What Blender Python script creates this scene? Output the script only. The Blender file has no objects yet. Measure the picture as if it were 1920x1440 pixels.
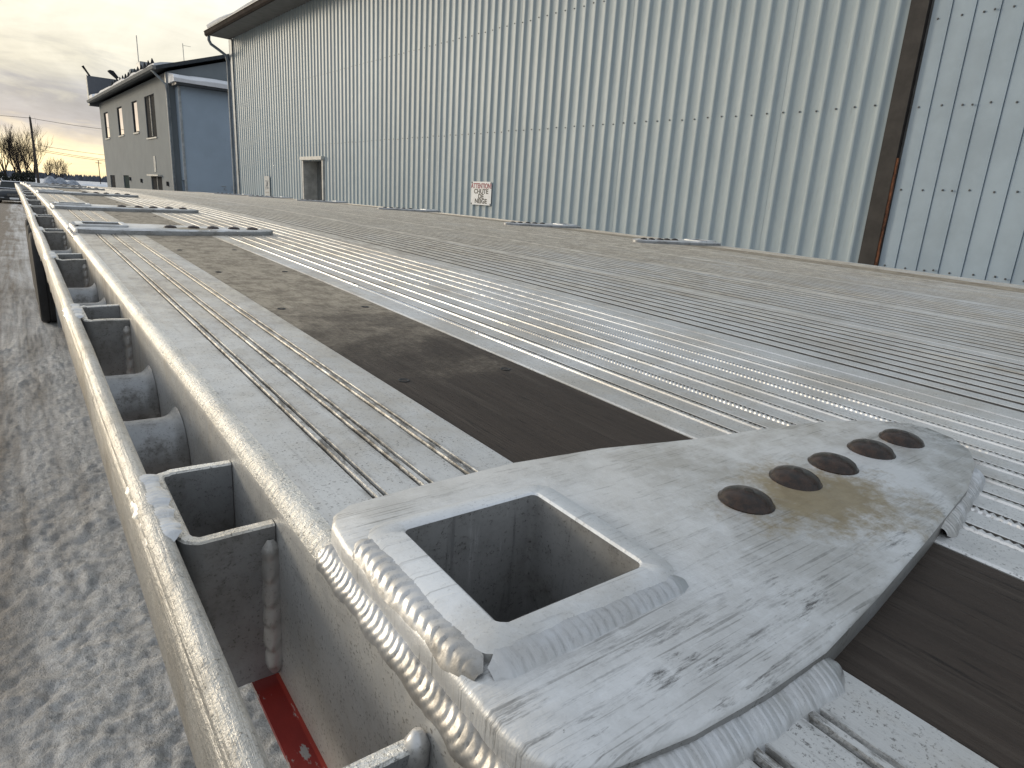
import bpy, bmesh, math, random
import numpy as np
from mathutils import Matrix, Vector

S = bpy.context.scene
COL = S.collection
R = math.radians
CZ = 1.6                       # eye height above the yard; all heights below are given relative to the eye

# ------------------------------------------------------------------ camera
cam = bpy.data.cameras.new('camera')
cam.sensor_width = 36.0
cam.lens = 1200.43 / 1920 * 36
cam.clip_start = 0.01
cam.clip_end = 6000
co = bpy.data.objects.new('camera', cam)
COL.objects.link(co)
cr = (0.80001782, -0.5969405, 0.06027874)
cu = (0.11582446, 0.25223938, 0.96070807)
cw = (0.58869022, 0.76160182, -0.27093631)
co.matrix_world = Matrix(((cr[0], cu[0], -cw[0], 0), (cr[1], cu[1], -cw[1], 0), (cr[2], cu[2], -cw[2], CZ), (0, 0, 0, 1)))
S.camera = co

# ------------------------------------------------------------------ node helpers
def N(t, typ, ins=None, **props):
    n = t.nodes.new(typ)
    for k, v in props.items():
        setattr(n, k, v)
    for k, v in (ins or {}).items():
        s = n.inputs[k]
        if isinstance(v, bpy.types.NodeSocket):
            t.links.new(v, s)
        else:
            s.default_value = v
    return n
def c4(c):
    return (c[0], c[1], c[2], 1)
def mixc(t, f, a, b, blend='MIX'):
    n = N(t, 'ShaderNodeMix', {0: f}, data_type='RGBA', blend_type=blend)
    for i, v in ((6, a), (7, b)):
        if isinstance(v, bpy.types.NodeSocket):
            t.links.new(v, n.inputs[i])
        else:
            n.inputs[i].default_value = c4(v)
    return n.outputs[2]
def mth(t, op, a, b=0.0, c=None, clamp=False):
    ins = {0: a, 1: b}
    if c is not None:
        ins[2] = c
    return N(t, 'ShaderNodeMath', ins, operation=op, use_clamp=clamp).outputs[0]
def mr(t, v, a, b, c=0.0, d=1.0, smooth=True):
    n = N(t, 'ShaderNodeMapRange', {'Value': v, 'From Min': a, 'From Max': b, 'To Min': c, 'To Max': d})
    if smooth:
        n.interpolation_type = 'SMOOTHSTEP'
    return n.outputs[0]
def noise(t, vec, scale, detail=4.0, rough=0.6, dist=0.0):
    return N(t, 'ShaderNodeTexNoise', {'Vector': vec, 'Scale': scale, 'Detail': detail, 'Roughness': rough, 'Distortion': dist}).outputs[0]
def scaled(t, vec, s, rz=0.0, loc=(0, 0, 0)):
    return N(t, 'ShaderNodeMapping', {'Vector': vec, 'Scale': s, 'Rotation': (0, 0, rz), 'Location': loc}).outputs[0]

# ------------------------------------------------------------------ world: late-afternoon overcast, glow low on the left
SUN_AZ, SUN_EL = R(-30), R(11)
w = bpy.data.worlds.new('World')
S.world = w
w.use_nodes = True
t = w.node_tree
t.nodes.clear()
sky = N(t, 'ShaderNodeTexSky', sky_type='NISHITA', sun_disc=False, sun_elevation=SUN_EL, sun_rotation=SUN_AZ, air_density=1.2, dust_density=3.0, ozone_density=1.0)
dirv = N(t, 'ShaderNodeVectorMath', {0: N(t, 'ShaderNodeTexCoord').outputs['Generated']}, operation='NORMALIZE').outputs[0]
sx = N(t, 'ShaderNodeSeparateXYZ', {0: dirv})
zz = mth(t, 'MAXIMUM', sx.outputs[2], 0.0)
zd = mth(t, 'ADD', zz, 0.10)
px = mth(t, 'DIVIDE', sx.outputs[0], zd)
py = mth(t, 'DIVIDE', sx.outputs[1], zd)
cp = N(t, 'ShaderNodeCombineXYZ', {0: px, 1: py, 2: 0.0}).outputs[0]
cpm = scaled(t, cp, (1.0, 0.55, 1.0), R(25))
n1 = noise(t, cpm, 0.75, 7, 0.62, 0.6)
n2 = noise(t, scaled(t, dirv, (7, 7, 34)), 1.0, 6, 0.6, 0.8)
zp = mth(t, 'ADD', zz, mth(t, 'MULTIPLY', mth(t, 'SUBTRACT', n2, 0.5), mr(t, zz, 0.0, 0.14, 0.02, 0.18)))
rp = N(t, 'ShaderNodeValToRGB', {0: zp})
els = rp.color_ramp.elements
stops = [(0.0, (.95, .76, .43)), (.026, (1.0, .84, .50)), (.042, (.62, .56, .46)), (.056, (.38, .38, .41)), (.09, (.42, .42, .44)), (.115, (.60, .58, .52)), (.15, (.78, .74, .62)),
         (.24, (1.0, .94, .79)), (.40, (.76, .76, .73)), (.7, (.54, .57, .61)), (1.0, (.50, .545, .60))]
els[0].position, els[0].color = stops[0][0], c4(stops[0][1])
els[1].position, els[1].color = stops[-1][0], c4(stops[-1][1])
for p, c in stops[1:-1]:
    e = els.new(p)
    e.color = c4(c)
hx = mth(t, 'ADD', mth(t, 'MULTIPLY', sx.outputs[0], math.sin(SUN_AZ)), mth(t, 'MULTIPLY', sx.outputs[1], math.cos(SUN_AZ)))
toward = mr(t, hx, -0.25, 1.0)
cool = mixc(t, mr(t, zz, 0.0, 0.5), (.24, .265, .29), (.50, .545, .60))
col = mixc(t, toward, cool, rp.outputs[0])
bright = mr(t, n1, 0.30, 0.72, 0.80, 1.18)
col = mixc(t, 1.0, col, N(t, 'ShaderNodeCombineXYZ', {0: bright, 1: bright, 2: bright}).outputs[0], 'MULTIPLY')
glow = mth(t, 'MULTIPLY', mth(t, 'POWER', mr(t, hx, 0.2, 1.0, 0, 1, False), 7.0), mr(t, zz, 0.0, 0.10, 1.0, 0.0))
col = mixc(t, mth(t, 'MULTIPLY', glow, 0.55), col, (1.9, 1.55, 1.0), 'ADD')
col10 = N(t, 'ShaderNodeVectorMath', {0: col, 1: (10, 10, 10)}, operation='MULTIPLY').outputs[0]
fin = mixc(t, 0.9, sky.outputs[0], col10)
bg = N(t, 'ShaderNodeBackground', {0: fin, 1: 0.1})
t.links.new(bg.outputs[0], N(t, 'ShaderNodeOutputWorld').inputs[0])

sun = bpy.data.lights.new('sun', 'SUN')
sun.energy = .95
sun.angle = R(12)
sun.color = (1.0, 0.88, 0.70)
so = bpy.data.objects.new('sun', sun)
COL.objects.link(so)
sd = Vector((math.sin(SUN_AZ) * math.cos(SUN_EL), math.cos(SUN_AZ) * math.cos(SUN_EL), math.sin(SUN_EL)))
so.rotation_euler = (-sd).to_track_quat('-Z', 'Y').to_euler()
so.location = (-20, 30, 30)

S.view_settings.view_transform = 'Standard'
S.view_settings.look = 'None'
S.view_settings.exposure = 0.40
S.view_settings.gamma = 1.0
S.view_settings.use_curve_mapping = False
S.cycles.use_denoising = True
S.cycles.max_bounces = 5
S.cycles.diffuse_bounces = 3
S.cycles.glossy_bounces = 3
S.cycles.caustics_reflective = False

# ------------------------------------------------------------------ mesh helpers
rng = random.Random(7)
def hash2(ix, iy, seed):
    h = (ix.astype(np.int64) * 374761393 + iy.astype(np.int64) * 668265263 + seed * 974711) & 0x7fffffff
    h = ((h ^ (h >> 13)) * 1274126177) & 0x7fffffff
    return ((h ^ (h >> 16)) & 0xffff) / 65535.0
def vnoise(x, y, seed=0):
    x = np.asarray(x, float); y = np.asarray(y, float)
    ix = np.floor(x); iy = np.floor(y)
    fx = x - ix; fy = y - iy
    fx = fx * fx * (3 - 2 * fx); fy = fy * fy * (3 - 2 * fy)
    a = hash2(ix, iy, seed); b = hash2(ix + 1, iy, seed); c = hash2(ix, iy + 1, seed); d = hash2(ix + 1, iy + 1, seed)
    return (a * (1 - fx) + b * fx) * (1 - fy) + (c * (1 - fx) + d * fx) * fy
def fnoise(x, y, seed=0, oct=4):
    s = 0; a = .5; f = 1.0
    for i in range(oct):
        s = s + a * vnoise(np.asarray(x) * f, np.asarray(y) * f, seed + i); a *= .5; f *= 2.03
    return s

class MB:
    def __init__(s):
        s.v = []; s.f = []; s.m = []
    def face(s, pts, m=0):
        b = len(s.v); s.v += [tuple(p) for p in pts]; s.f.append(tuple(range(b, b + len(pts)))); s.m.append(m)
        return s
    def box(s, x0, x1, y0, y1, z0, z1, m=0):
        b = len(s.v)
        s.v += [(x, y, z) for z in (z0, z1) for y in (y0, y1) for x in (x0, x1)]
        for q in ((0, 2, 3, 1), (4, 5, 7, 6), (0, 1, 5, 4), (2, 6, 7, 3), (0, 4, 6, 2), (1, 3, 7, 5)):
            s.f.append(tuple(b + i for i in q)); s.m.append(m)
        return s
    def bbox(s, x0, x1, y0, y1, z0, z1, r=.005, m=0):
        # box with chamfered vertical and top edges
        def ring(i, z):
            x0_, x1_, y0_, y1_ = x0 + i, x1 - i, y0 + i, y1 - i
            return [(x0_ + r, y0_, z), (x1_ - r, y0_, z), (x1_, y0_ + r, z), (x1_, y1_ - r, z), (x1_ - r, y1_, z), (x0_ + r, y1_, z), (x0_, y1_ - r, z), (x0_, y0_ + r, z)]
        return s.loft([ring(r * .7, z0), ring(0, z0 + r), ring(0, z1 - r), ring(r * .7, z1)], closed=True, caps=True, m=m)
    def loft(s, rings, closed=True, caps=False, m=0, mats=None):
        n = len(rings[0]); b = len(s.v)
        for r_ in rings:
            s.v += [tuple(p) for p in r_]
        for i in range(len(rings) - 1):
            for j in range(n if closed else n - 1):
                k = (j + 1) % n
                s.f.append((b + i * n + j, b + i * n + k, b + (i + 1) * n + k, b + (i + 1) * n + j))
                s.m.append(mats[j] if mats else m)
        if caps:
            s.f.append(tuple(b + j for j in range(n))[::-1]); s.m.append(m)
            e = b + (len(rings) - 1) * n
            s.f.append(tuple(e + j for j in range(n))); s.m.append(m)
        return s
    def prism(s, poly, z0, z1, m=0):
        return s.loft([[(x, y, z0) for x, y in poly], [(x, y, z1) for x, y in poly]], True, True, m)
    def tube(s, pts, rad, n=6, m=0, cap=True):
        pts = [Vector(p) for p in pts]
        rings = []
        up0 = None
        for i, p in enumerate(pts):
            d = (pts[min(i + 1, len(pts) - 1)] - pts[max(i - 1, 0)])
            d = d.normalized() if d.length > 1e-9 else Vector((0, 0, 1))
            a = up0 if up0 is not None else (Vector((0, 0, 1)) if abs(d.z) < .9 else Vector((1, 0, 0)))
            u = d.cross(a)
            if u.length < 1e-6:
                u = d.cross(Vector((0, 1, 0)))
            u.normalize(); v = u.cross(d).normalized(); up0 = v
            r = rad[i] if isinstance(rad, (list, tuple)) else rad
            rings.append([p + (u * math.cos(2 * math.pi * k / n) + v * math.sin(2 * math.pi * k / n)) * r for k in range(n)])
        return s.loft(rings, True, cap, m)
    def lathe(s, prof, c, axis='z', n=24, m=0, cap=True):
        rings = []
        for r, a in prof:
            ring = []
            for k in range(n):
                q = 2 * math.pi * k / n
                u, v = r * math.cos(q), r * math.sin(q)
                p = (u, v, a) if axis == 'z' else ((a, u, v) if axis == 'x' else (u, a, v))
                ring.append((c[0] + p[0], c[1] + p[1], c[2] + p[2]))
            rings.append(ring)
        return s.loft(rings, True, cap, m)
    def mesh(s, name, mats, smooth=35):
        me = bpy.data.meshes.new(name)
        me.from_pydata(s.v, [], s.f)
        mats = mats if isinstance(mats, (list, tuple)) else [mats]
        for mm in mats:
            me.materials.append(mm)
        if len(mats) > 1:
            me.polygons.foreach_set('material_index', s.m)
        if smooth:
            me.shade_smooth()
            me.set_sharp_from_angle(angle=R(smooth))
        me.update()
        return me
    def build(s, name, mats, parent=None, smooth=35, loc=(0, 0, 0), rot=(0, 0, 0)):
        return obj(name, s.mesh(name, mats, smooth), parent, loc, rot)

def obj(name, me, parent=None, loc=(0, 0, 0), rot=(0, 0, 0)):
    o = bpy.data.objects.new(name, me)
    COL.objects.link(o)
    o.parent = parent
    o.location = loc; o.rotation_euler = rot
    return o
def tag(o, label, cat, group=None):
    o['label'] = label; o['category'] = cat
    if group:
        o['group'] = group
    return o
def thing(name, label, cat, loc=(0, 0, 0), rot=(0, 0, 0), group=None):
    return tag(obj(name, None, None, loc, rot), label, cat, group)
def kind(o, k):
    o['kind'] = k
    return o

# ------------------------------------------------------------------ materials
MATS = {}
def newmat(name):
    m = bpy.data.materials.new(name)
    m.use_nodes = True
    t = m.node_tree
    t.nodes.clear()
    out = N(t, 'ShaderNodeOutputMaterial')
    b = N(t, 'ShaderNodeBsdfPrincipled')
    t.links.new(b.outputs[0], out.inputs[0])
    MATS[name] = m
    return m, t, b
def setb(t, b, **kw):
    names = {'col': 'Base Color', 'rough': 'Roughness', 'metal': 'Metallic', 'normal': 'Normal', 'spec': 'Specular IOR Level', 'ior': 'IOR', 'emit': 'Emission Color', 'emits': 'Emission Strength', 'coat': 'Coat Weight'}
    for k, v in kw.items():
        s = b.inputs[names[k]]
        if isinstance(v, bpy.types.NodeSocket):
            t.links.new(v, s)
        else:
            s.default_value = c4(v) if k in ('col', 'emit') else v
def bump(t, h, strength, dist=0.002, normal=None):
    ins = {'Height': h, 'Strength': strength, 'Distance': dist}
    if normal is not None:
        ins['Normal'] = normal
    return N(t, 'ShaderNodeBump', ins).outputs[0]
def plain(name, col, rough=.6, metal=0.0, var=.25, scale=6.0, bmp=.15, spec=.5, bscale=60, bdist=.002):
    m, t, b = newmat(name)
    v = N(t, 'ShaderNodeTexCoord').outputs['Object']
    n = noise(t, v, scale, 6, .65)
    c = mixc(t, mr(t, n, .3, .7), [x * (1 - var) for x in col], [min(1, x * (1 + var)) for x in col])
    setb(t, b, col=c, rough=rough, metal=metal, spec=spec, normal=bump(t, noise(t, v, bscale, 4), bmp, bdist))
    return m

def alu(name, col=(.66, .67, .68), rough=.40, metal=.75, speck=.5, streak=.5, blotch=.5, dirt=.0, streak_axis=(30, 260, 30), rz=0.0, bmp=.35, tan=None, gloss_noise=.12, bdist=.0012, film=.55, smudge=()):
    m, t, b = newmat(name)
    v = N(t, 'ShaderNodeTexCoord').outputs['Object']
    pos = N(t, 'ShaderNodeNewGeometry').outputs['Position']
    big = noise(t, v, 9, 6, .7)
    fine = noise(t, v, 520, 3, .75)
    mid = noise(t, v, 70, 5, .75)
    st = noise(t, scaled(t, v, streak_axis, rz), 1.0, 5, .7, .5)
    c = mixc(t, mth(t, 'MULTIPLY', mr(t, big, .35, .75), blotch), col, [x * .62 for x in col])
    c = mixc(t, mth(t, 'MULTIPLY', mr(t, noise(t, v, 4.3, 7, .75), .42, .66), film), c, [col[0] * .62, col[1] * .55, col[2] * .45])
    c = mixc(t, mth(t, 'MULTIPLY', mr(t, st, .58, .72), streak), c, (.16, .16, .165))
    c = mixc(t, mth(t, 'MULTIPLY', mr(t, st, .42, .28), streak * .8), c, (.86, .87, .88))
    sp = mth(t, 'MULTIPLY', mr(t, fine, .54, .68), mr(t, mid, .34, .60))
    c = mixc(t, mth(t, 'MULTIPLY', mr(t, noise(t, v, 28, 6, .75), .46, .70), blotch * .6), c, [x * .60 for x in col])
    c = mixc(t, mth(t, 'MULTIPLY', sp, speck), c, (.10, .096, .09))
    met = metal
    if smudge:
        pxx = N(t, 'ShaderNodeSeparateXYZ', {0: pos})
        sm = None
        for gx in smudge:
            d_ = mr(t, mth(t, 'ABSOLUTE', mth(t, 'SUBTRACT', pxx.outputs[0], gx)), .009, .003)
            sm = d_ if sm is None else mth(t, 'MAXIMUM', sm, d_)
        sm = mth(t, 'MULTIPLY', sm, mr(t, noise(t, scaled(t, pos, (160, 34, 1)), 1.0, 6, .8), .42, .60))
        c = mixc(t, mth(t, 'MULTIPLY', sm, .85), c, (.085, .078, .068))
    if dirt > 0:
        dm = mth(t, 'MULTIPLY', mr(t, mth(t, 'ADD', mth(t, 'MULTIPLY', big, .6), mth(t, 'MULTIPLY', mid, .4)), .50, .66), dirt)
        c = mixc(t, dm, c, (.10, .095, .085))
        met = mth(t, 'MULTIPLY', mth(t, 'SUBTRACT', 1.0, dm), metal)
    if tan:
        px = N(t, 'ShaderNodeSeparateXYZ', {0: pos})
        tn = mth(t, 'ADD', mth(t, 'MULTIPLY', noise(t, scaled(t, pos, (3.4, 1.3, 1)), 1.0, 8, .78), .95), mth(t, 'MULTIPLY', mid, .35))
        reach = mth(t, 'ADD', mr(t, px.outputs[0], .7, 2.2, 0, tan[0], False), mr(t, px.outputs[1], .35, 1.7, 0, tan[1], False))
        strk = noise(t, scaled(t, pos, (48, 2.2, 1)), 1.0, 6, .75)
        reach = mth(t, 'ADD', reach, mth(t, 'MULTIPLY', mth(t, 'SUBTRACT', strk, .5), .75))
        tm = mth(t, 'MULTIPLY', mr(t, mth(t, 'ADD', tn, reach), .60, 1.12), tan[2])
        flk = noise(t, scaled(t, pos, (34, 22, 1)), 1.0, 7, .82)
        tcol = mixc(t, mr(t, flk, .40, .60), (.34, .28, .21), (.72, .65, .53))
        tcol = mixc(t, mth(t, 'MULTIPLY', mr(t, flk, .60, .70), .8), tcol, (.74, .71, .64))
        c = mixc(t, tm, c, tcol)
        if isinstance(met, float):
            met = mth(t, 'MULTIPLY', mth(t, 'SUBTRACT', 1.0, tm), met)
        else:
            met = mth(t, 'MULTIPLY', mth(t, 'SUBTRACT', 1.0, tm), met)
    rg = mth(t, 'ADD', mth(t, 'MULTIPLY', mth(t, 'SUBTRACT', mid, .5), gloss_noise * 2.5), rough, clamp=True)
    h = mth(t, 'ADD', mth(t, 'MULTIPLY', mid, .6), mth(t, 'ADD', mth(t, 'MULTIPLY', fine, .25), mth(t, 'MULTIPLY', st, .5)))
    setb(t, b, col=c, rough=rg, metal=met, normal=bump(t, h, bmp, bdist))
    return m

M_rail = alu('rail_aluminium', smudge=(.149, .180, .213), col=(.71, .715, .71), metal=.6, rough=.46, speck=.85, streak=.25, blotch=.35, streak_axis=(220, 6, 60), tan=(0, .40, .75))
M_lip = alu('worn_edge_aluminium', col=(.90, .89, .85), rough=.42, metal=.65, speck=.9, streak=.2, blotch=.35, bmp=1.0, bdist=.005)
M_plate = alu('plate_aluminium', col=(.84, .86, .88), rough=.46, metal=.5, speck=.25, streak=.55, blotch=.4, streak_axis=(10, 190, 30), rz=R(-22), bmp=.4)
M_weld = alu('weld_aluminium', col=(.64, .64, .64), rough=.42, metal=.6, speck=.35, streak=.05, blotch=.4, bmp=.25, dirt=.45)
M_weld2 = alu('weld_bright', col=(.70, .725, .76), rough=.38, metal=.8, speck=.2, streak=.3, blotch=.2, streak_axis=(500, 60, 60), bmp=.25)
M_pocket = alu('pocket_aluminium', col=(.38, .39, .40), rough=.5, metal=.5, speck=.8, streak=.0, blotch=.7, dirt=.85, bmp=.35)  # grimy metal, base also darkened in place of shade on the walls
M_rub = alu('rub_rail_aluminium', col=(.62, .61, .58), rough=.46, metal=.6, speck=.8, streak=.3, blotch=.4, streak_axis=(200, 7, 200), bmp=.8, dirt=.35, bdist=.0035)
M_floor = alu('floor_aluminium', col=(.84, .845, .845), rough=.42, metal=.55, speck=.7, streak=.4, blotch=.45, streak_axis=(180, 5, 60), tan=(.14, .36, .90), bmp=.4)
M_ridge = alu('ridge_aluminium', col=(.90, .90, .90), rough=.30, metal=.75, speck=.35, streak=.0, blotch=.2, tan=(.34, .16, .85), bmp=.25)
M_groove = plain('groove_dark', (.055, .047, .038), .9, var=.5, scale=80, bmp=.5)
M_steel = plain('galvanised_steel', (.35, .36, .37), .5, .6, bscale=120)
M_dark = plain('dark_steel', (.05, .05, .05), .6, .3)

# ------------------------------------------------------------------ deck geometry
PH, PB, PC, PD = 1.76312675e-01, 3.24201789e-02, -3.92387778e-03, 1.25708582e-04
def dz(y):
    return -PH + PB * y + PC * y * y + PD * y ** 3 + CZ
def slope(y):
    return math.atan(PB + 2 * PC * y + 3 * PD * y * y)
X_EDGE, X_END = .0977, 2.5976
MID = (X_EDGE + X_END) / 2
Y0, Y1 = -2.6, 12.4
def ysamp(a, b, step=.03):
    ys = []
    y = a
    while y < b - 1e-6:
        ys.append(y)
        y += step if -.1 < y < 1.6 else (step * 2.2 if -.3 < y < 3 else max(step * 4, .12))
    ys.append(b)
    return ys
def extr(mb, prof, ys, mats=None, dx=None, dh=None, mirror=False, closed=False, caps=False):
    rings = []
    for y in ys:
        ox = dx(y) if dx else 0
        ring = []
        for i, (x, h) in enumerate(prof):
            xx = x + ox
            if mirror:
                xx = 2 * MID - xx
            ring.append((xx, y, dz(y) + h + (dh(i, y) if dh else 0)))
        rings.append(ring)
    return mb.loft(rings, closed, caps, 0, mats)

# ================================================================== GROUND
def ground_z(x, y):
    s = np.clip((y - 10) / 48.0, 0, 1)
    return CZ - 1.6 - .5 * s * s * (3 - 2 * s)
def make_ground():
    xs = np.concatenate([[-3000, -1200, -500, -200, -100, -60, -40, -28, -20, -14, -10, -7.5, -6, -5, -4.2, -3.6, -3.1, -2.7, -2.3], np.arange(-2.0, -1.25, .025), np.arange(-1.25, .45, .0125), np.arange(.45, .75, .03), [.8, .95, 1.1, 1.4, 1.8, 2.4, 3, 4, 5, 6, 8, 11, 15, 25, 45, 80, 160, 400, 1200, 3000]])
    ys = np.concatenate([[-500, -100, -30, -12, -6, -4, -2.5, -1.5, -.8, -.3], np.arange(0, .5, .03), np.arange(.5, 2.6, .0135), np.arange(2.6, 4.2, .025), np.arange(4.2, 7.5, .05), np.arange(7.5, 16, .16), [16.5, 17.5, 18.5, 20, 22, 25, 28, 32, 37, 43, 50, 58, 66, 76, 88, 102, 120, 150, 200, 300, 500, 900, 1800, 4000]])
    X, Y = np.meshgrid(xs, ys)
    Z = ground_z(X, Y)
    fade = np.exp(-np.maximum(Y - 6, 0) / 12) * np.exp(-np.maximum(np.abs(X + .5) - 3, 0) / 4)
    q = fnoise(X * 22 + Y * 3, Y * 15, 3, 4) - .45
    lump = np.clip(fnoise(X * 7, Y * 4.2, 21, 3) - .40, 0, 1)
    rid = 1 - np.abs(2 * fnoise(X * 15 + Y * 2, Y * 10, 33, 4) - .95)
    rutz = sum(-.035 * np.exp(-((X - x0 - .05 * np.sin(Y * .35 + p0)) / .11) ** 2) for x0, p0 in ((-.55, 0.3), (-.95, 1.2), (-1.75, .2), (-2.4, 2.0)))
    Z = Z + fade * (.020 * q * (.6 + 2.2 * lump) + .026 * rid * (.4 + 1.5 * lump) + .04 * (fnoise(X * 1.7, Y * .8, 9, 3) - .45) + .017 * (fnoise(X * 52, Y * 44, 5, 2) - .4) + rutz)
    nx, ny = len(xs), len(ys)
    v = np.stack([X, Y, Z], -1).reshape(-1, 3)
    i = np.arange(nx * ny).reshape(ny, nx)
    f = np.stack([i[:-1, :-1], i[:-1, 1:], i[1:, 1:], i[1:, :-1]], -1).reshape(-1, 4)
    me = bpy.data.meshes.new('ground')
    me.from_pydata(v.tolist(), [], f.tolist())
    me.shade_smooth()
    return me
m, t, b = newmat('packed_snow')
pos = N(t, 'ShaderNodeNewGeometry').outputs['Position']
sp = N(t, 'ShaderNodeSeparateXYZ', {0: pos})
a1 = noise(t, scaled(t, pos, (1.5, .55, 1), R(12)), 1.0, 7, .68, .7)
a2 = noise(t, pos, 26, 6, .75)
a3 = noise(t, pos, 150, 3, .7)
a4 = noise(t, scaled(t, pos, (1, .7, 1), R(20)), 62, 5, .8)
rut = noise(t, scaled(t, pos, (2.6, .10, 1), R(-4)), 1.0, 5, .6, .4)
far = mr(t, sp.outputs[1], 3, 26)
dm = mth(t, 'ADD', mth(t, 'MULTIPLY', a1, .55), mth(t, 'ADD', mth(t, 'MULTIPLY', rut, .42), mth(t, 'MULTIPLY', a2, .28)))
dm = mth(t, 'ADD', dm, mr(t, sp.outputs[0], .0, -.8, -.14, .13, False))
for x0, p0 in ((-.55, 0.3), (-.95, 1.2), (-1.75, .2), (-2.4, 2.0)):
    xo = mth(t, 'SUBTRACT', sp.outputs[0], mth(t, 'ADD', x0, mth(t, 'MULTIPLY', mth(t, 'SINE', mth(t, 'ADD', mth(t, 'MULTIPLY', sp.outputs[1], .35), p0)), .05)))
    dm = mth(t, 'ADD', dm, mth(t, 'MULTIPLY', mr(t, mth(t, 'ABSOLUTE', xo), .05, .22, 1, 0), .13))
dm = mth(t, 'ADD', dm, mth(t, 'ADD', mth(t, 'MULTIPLY', far, .08), mr(t, sp.outputs[1], 1.2, 3.6, -.04, .10)))
trk = noise(t, scaled(t, pos, (9.0, .22, 1), R(-5)), 1.0, 5, .65, .5)
dm = mth(t, 'ADD', dm, mth(t, 'MULTIPLY', mth(t, 'SUBTRACT', trk, .5), .55))
mask = mth(t, 'MULTIPLY', mr(t, dm, .48, .84), .92)
snowc = mixc(t, mr(t, a2, .3, .7), (.50, .49, .48), (.90, .89, .88))
dirtc = mixc(t, mr(t, a2, .35, .65), (.11, .085, .063), (.31, .25, .19))
c = mixc(t, mask, snowc, dirtc)
c = mixc(t, mth(t, 'MULTIPLY', mr(t, a4, .52, .68), .42), c, (.15, .13, .11))  # slush grain, dark and light also standing in for shading of small bumps
c = mixc(t, mth(t, 'MULTIPLY', mr(t, a4, .44, .30), .45), c, (.80, .79, .78))
c = mixc(t, mth(t, 'MULTIPLY', mr(t, a3, .66, .76), .5), c, (.09, .08, .07))
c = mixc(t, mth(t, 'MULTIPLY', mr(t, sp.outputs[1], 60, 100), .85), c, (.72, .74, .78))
setb(t, b, col=c, rough=mth(t, 'ADD', mth(t, 'MULTIPLY', mask, .15), .62), spec=.3, normal=bump(t, mth(t, 'ADD', a2, mth(t, 'ADD', mth(t, 'MULTIPLY', a4, -.6), mth(t, 'MULTIPLY', a3, .4))), .9, .016))
M_ground = m
g = obj('ground', make_ground())
g.data.materials.append(M_ground)
kind(g, 'structure')
M_snow = plain('snow', (.80, .82, .86), .65, var=.06, scale=3, bscale=14, bmp=.4, bdist=.02)

# ================================================================== FLATBED TRAILER
trailer = thing('flatbed_trailer', 'long aluminium flatbed trailer with stake pockets, wooden nailing strips and ribbed deck, filling the foreground', 'trailer', (MID, 4, 0))
TL = Vector((MID, 4, 0))
def tpart(mb, name, mats, smooth=35, parent=None, local=False):
    """part of the trailer given in world coordinates"""
    o = mb.build(name, mats, parent or trailer, smooth)
    if not local:
        o.location = -TL
    return o

# --- side rails (edge extrusions carrying the deck)
def rail_profile():
    p = [(.0835, -.1335), (.0830, -.1285), (.0965, -.1275), (.0977, -.124), (.0977, -.012), (.0982, -.0072), (.0996, -.0034), (.1020, -.0006), (.1055, .0008), (.1090, .0004), (.1120, 0), (.1215, 0)]
    mats = [2, 2, 2, 0, 0, 1, 1, 1, 1, 1, 0]
    for gx in (.149, .1800, .2130):
        p += [(gx - .0050, 0), (gx - .0042, -.0018), (gx - .0026, -.0018), (gx - .0018, .0004), (gx + .0012, .0006), (gx + .0020, -.0020), (gx + .0042, -.0020), (gx + .0050, 0)]
        mats += [0, 0, 3, 0, 0, 0, 3, 0]
    p += [(.2466, 0), (.2466, -.034), (.2225, -.034), (.1185, -.034), (.104, -.034), (.104, -.1335), (.0835, -.1335)]
    mats += [0, 0, 0, 0, 0, 0, 0]
    return p, mats
m, t, b = newmat('chipped_red_tape')
v = N(t, 'ShaderNodeTexCoord').outputs['Object']
n_ = noise(t, scaled(t, v, (90, 26, 90)), 1.0, 6, .7)
c = mixc(t, mr(t, n_, .60, .64), mixc(t, noise(t, v, 40, 5), (.20, .02, .018), (.42, .04, .03)), (.45, .44, .43))
setb(t, b, col=c, rough=.45, normal=bump(t, n_, .4, .001))
M_red = m
def lipdent(seed):
    def f(i, y):
        if 5 <= i <= 10:
            return .0011 * (float(vnoise(y * 38, i * .7 + seed, 4)) - .5) + .0015 * min(0, float(vnoise(y * 9, 3 + seed, 8)) - .25)
        return 0
    return f
PLY = [.19, 1.93, 2.88, 4.45, 6.2, 7.8, 9.4]
rp_, rm_ = rail_profile()
for mir in (False, True):
    mb = MB()
    yq = sorted(set(ysamp(Y0, Y1, .014)) | {c_ + s_ * (.015 if not mir else -.015) + e_ for c_ in PLY for s_ in (1,) for e_ in (-.047, .047)})
    extr(mb, rp_, yq, rm_, dh=lipdent(11 if mir else 0), mirror=mir)
    kf, km = [], []
    for f_, m_ in zip(mb.f, mb.m):
        cx = sum(mb.v[i][0] for i in f_) / 4; cy = sum(mb.v[i][1] for i in f_) / 4; cz = sum(mb.v[i][2] for i in f_) / 4 - dz(cy)
        ax = 2 * MID - cx if mir else cx
        if .120 < ax < .218 and cz > -.05 and any(abs(cy - c_ - (.015 if not mir else -.015)) < .0465 for c_ in PLY):
            continue
        kf.append(f_); km.append(m_)
    mb.f, mb.m = kf, km
    tpart(mb, 'side_rail', [M_rail, M_lip, M_red, M_groove], 40)

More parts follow.
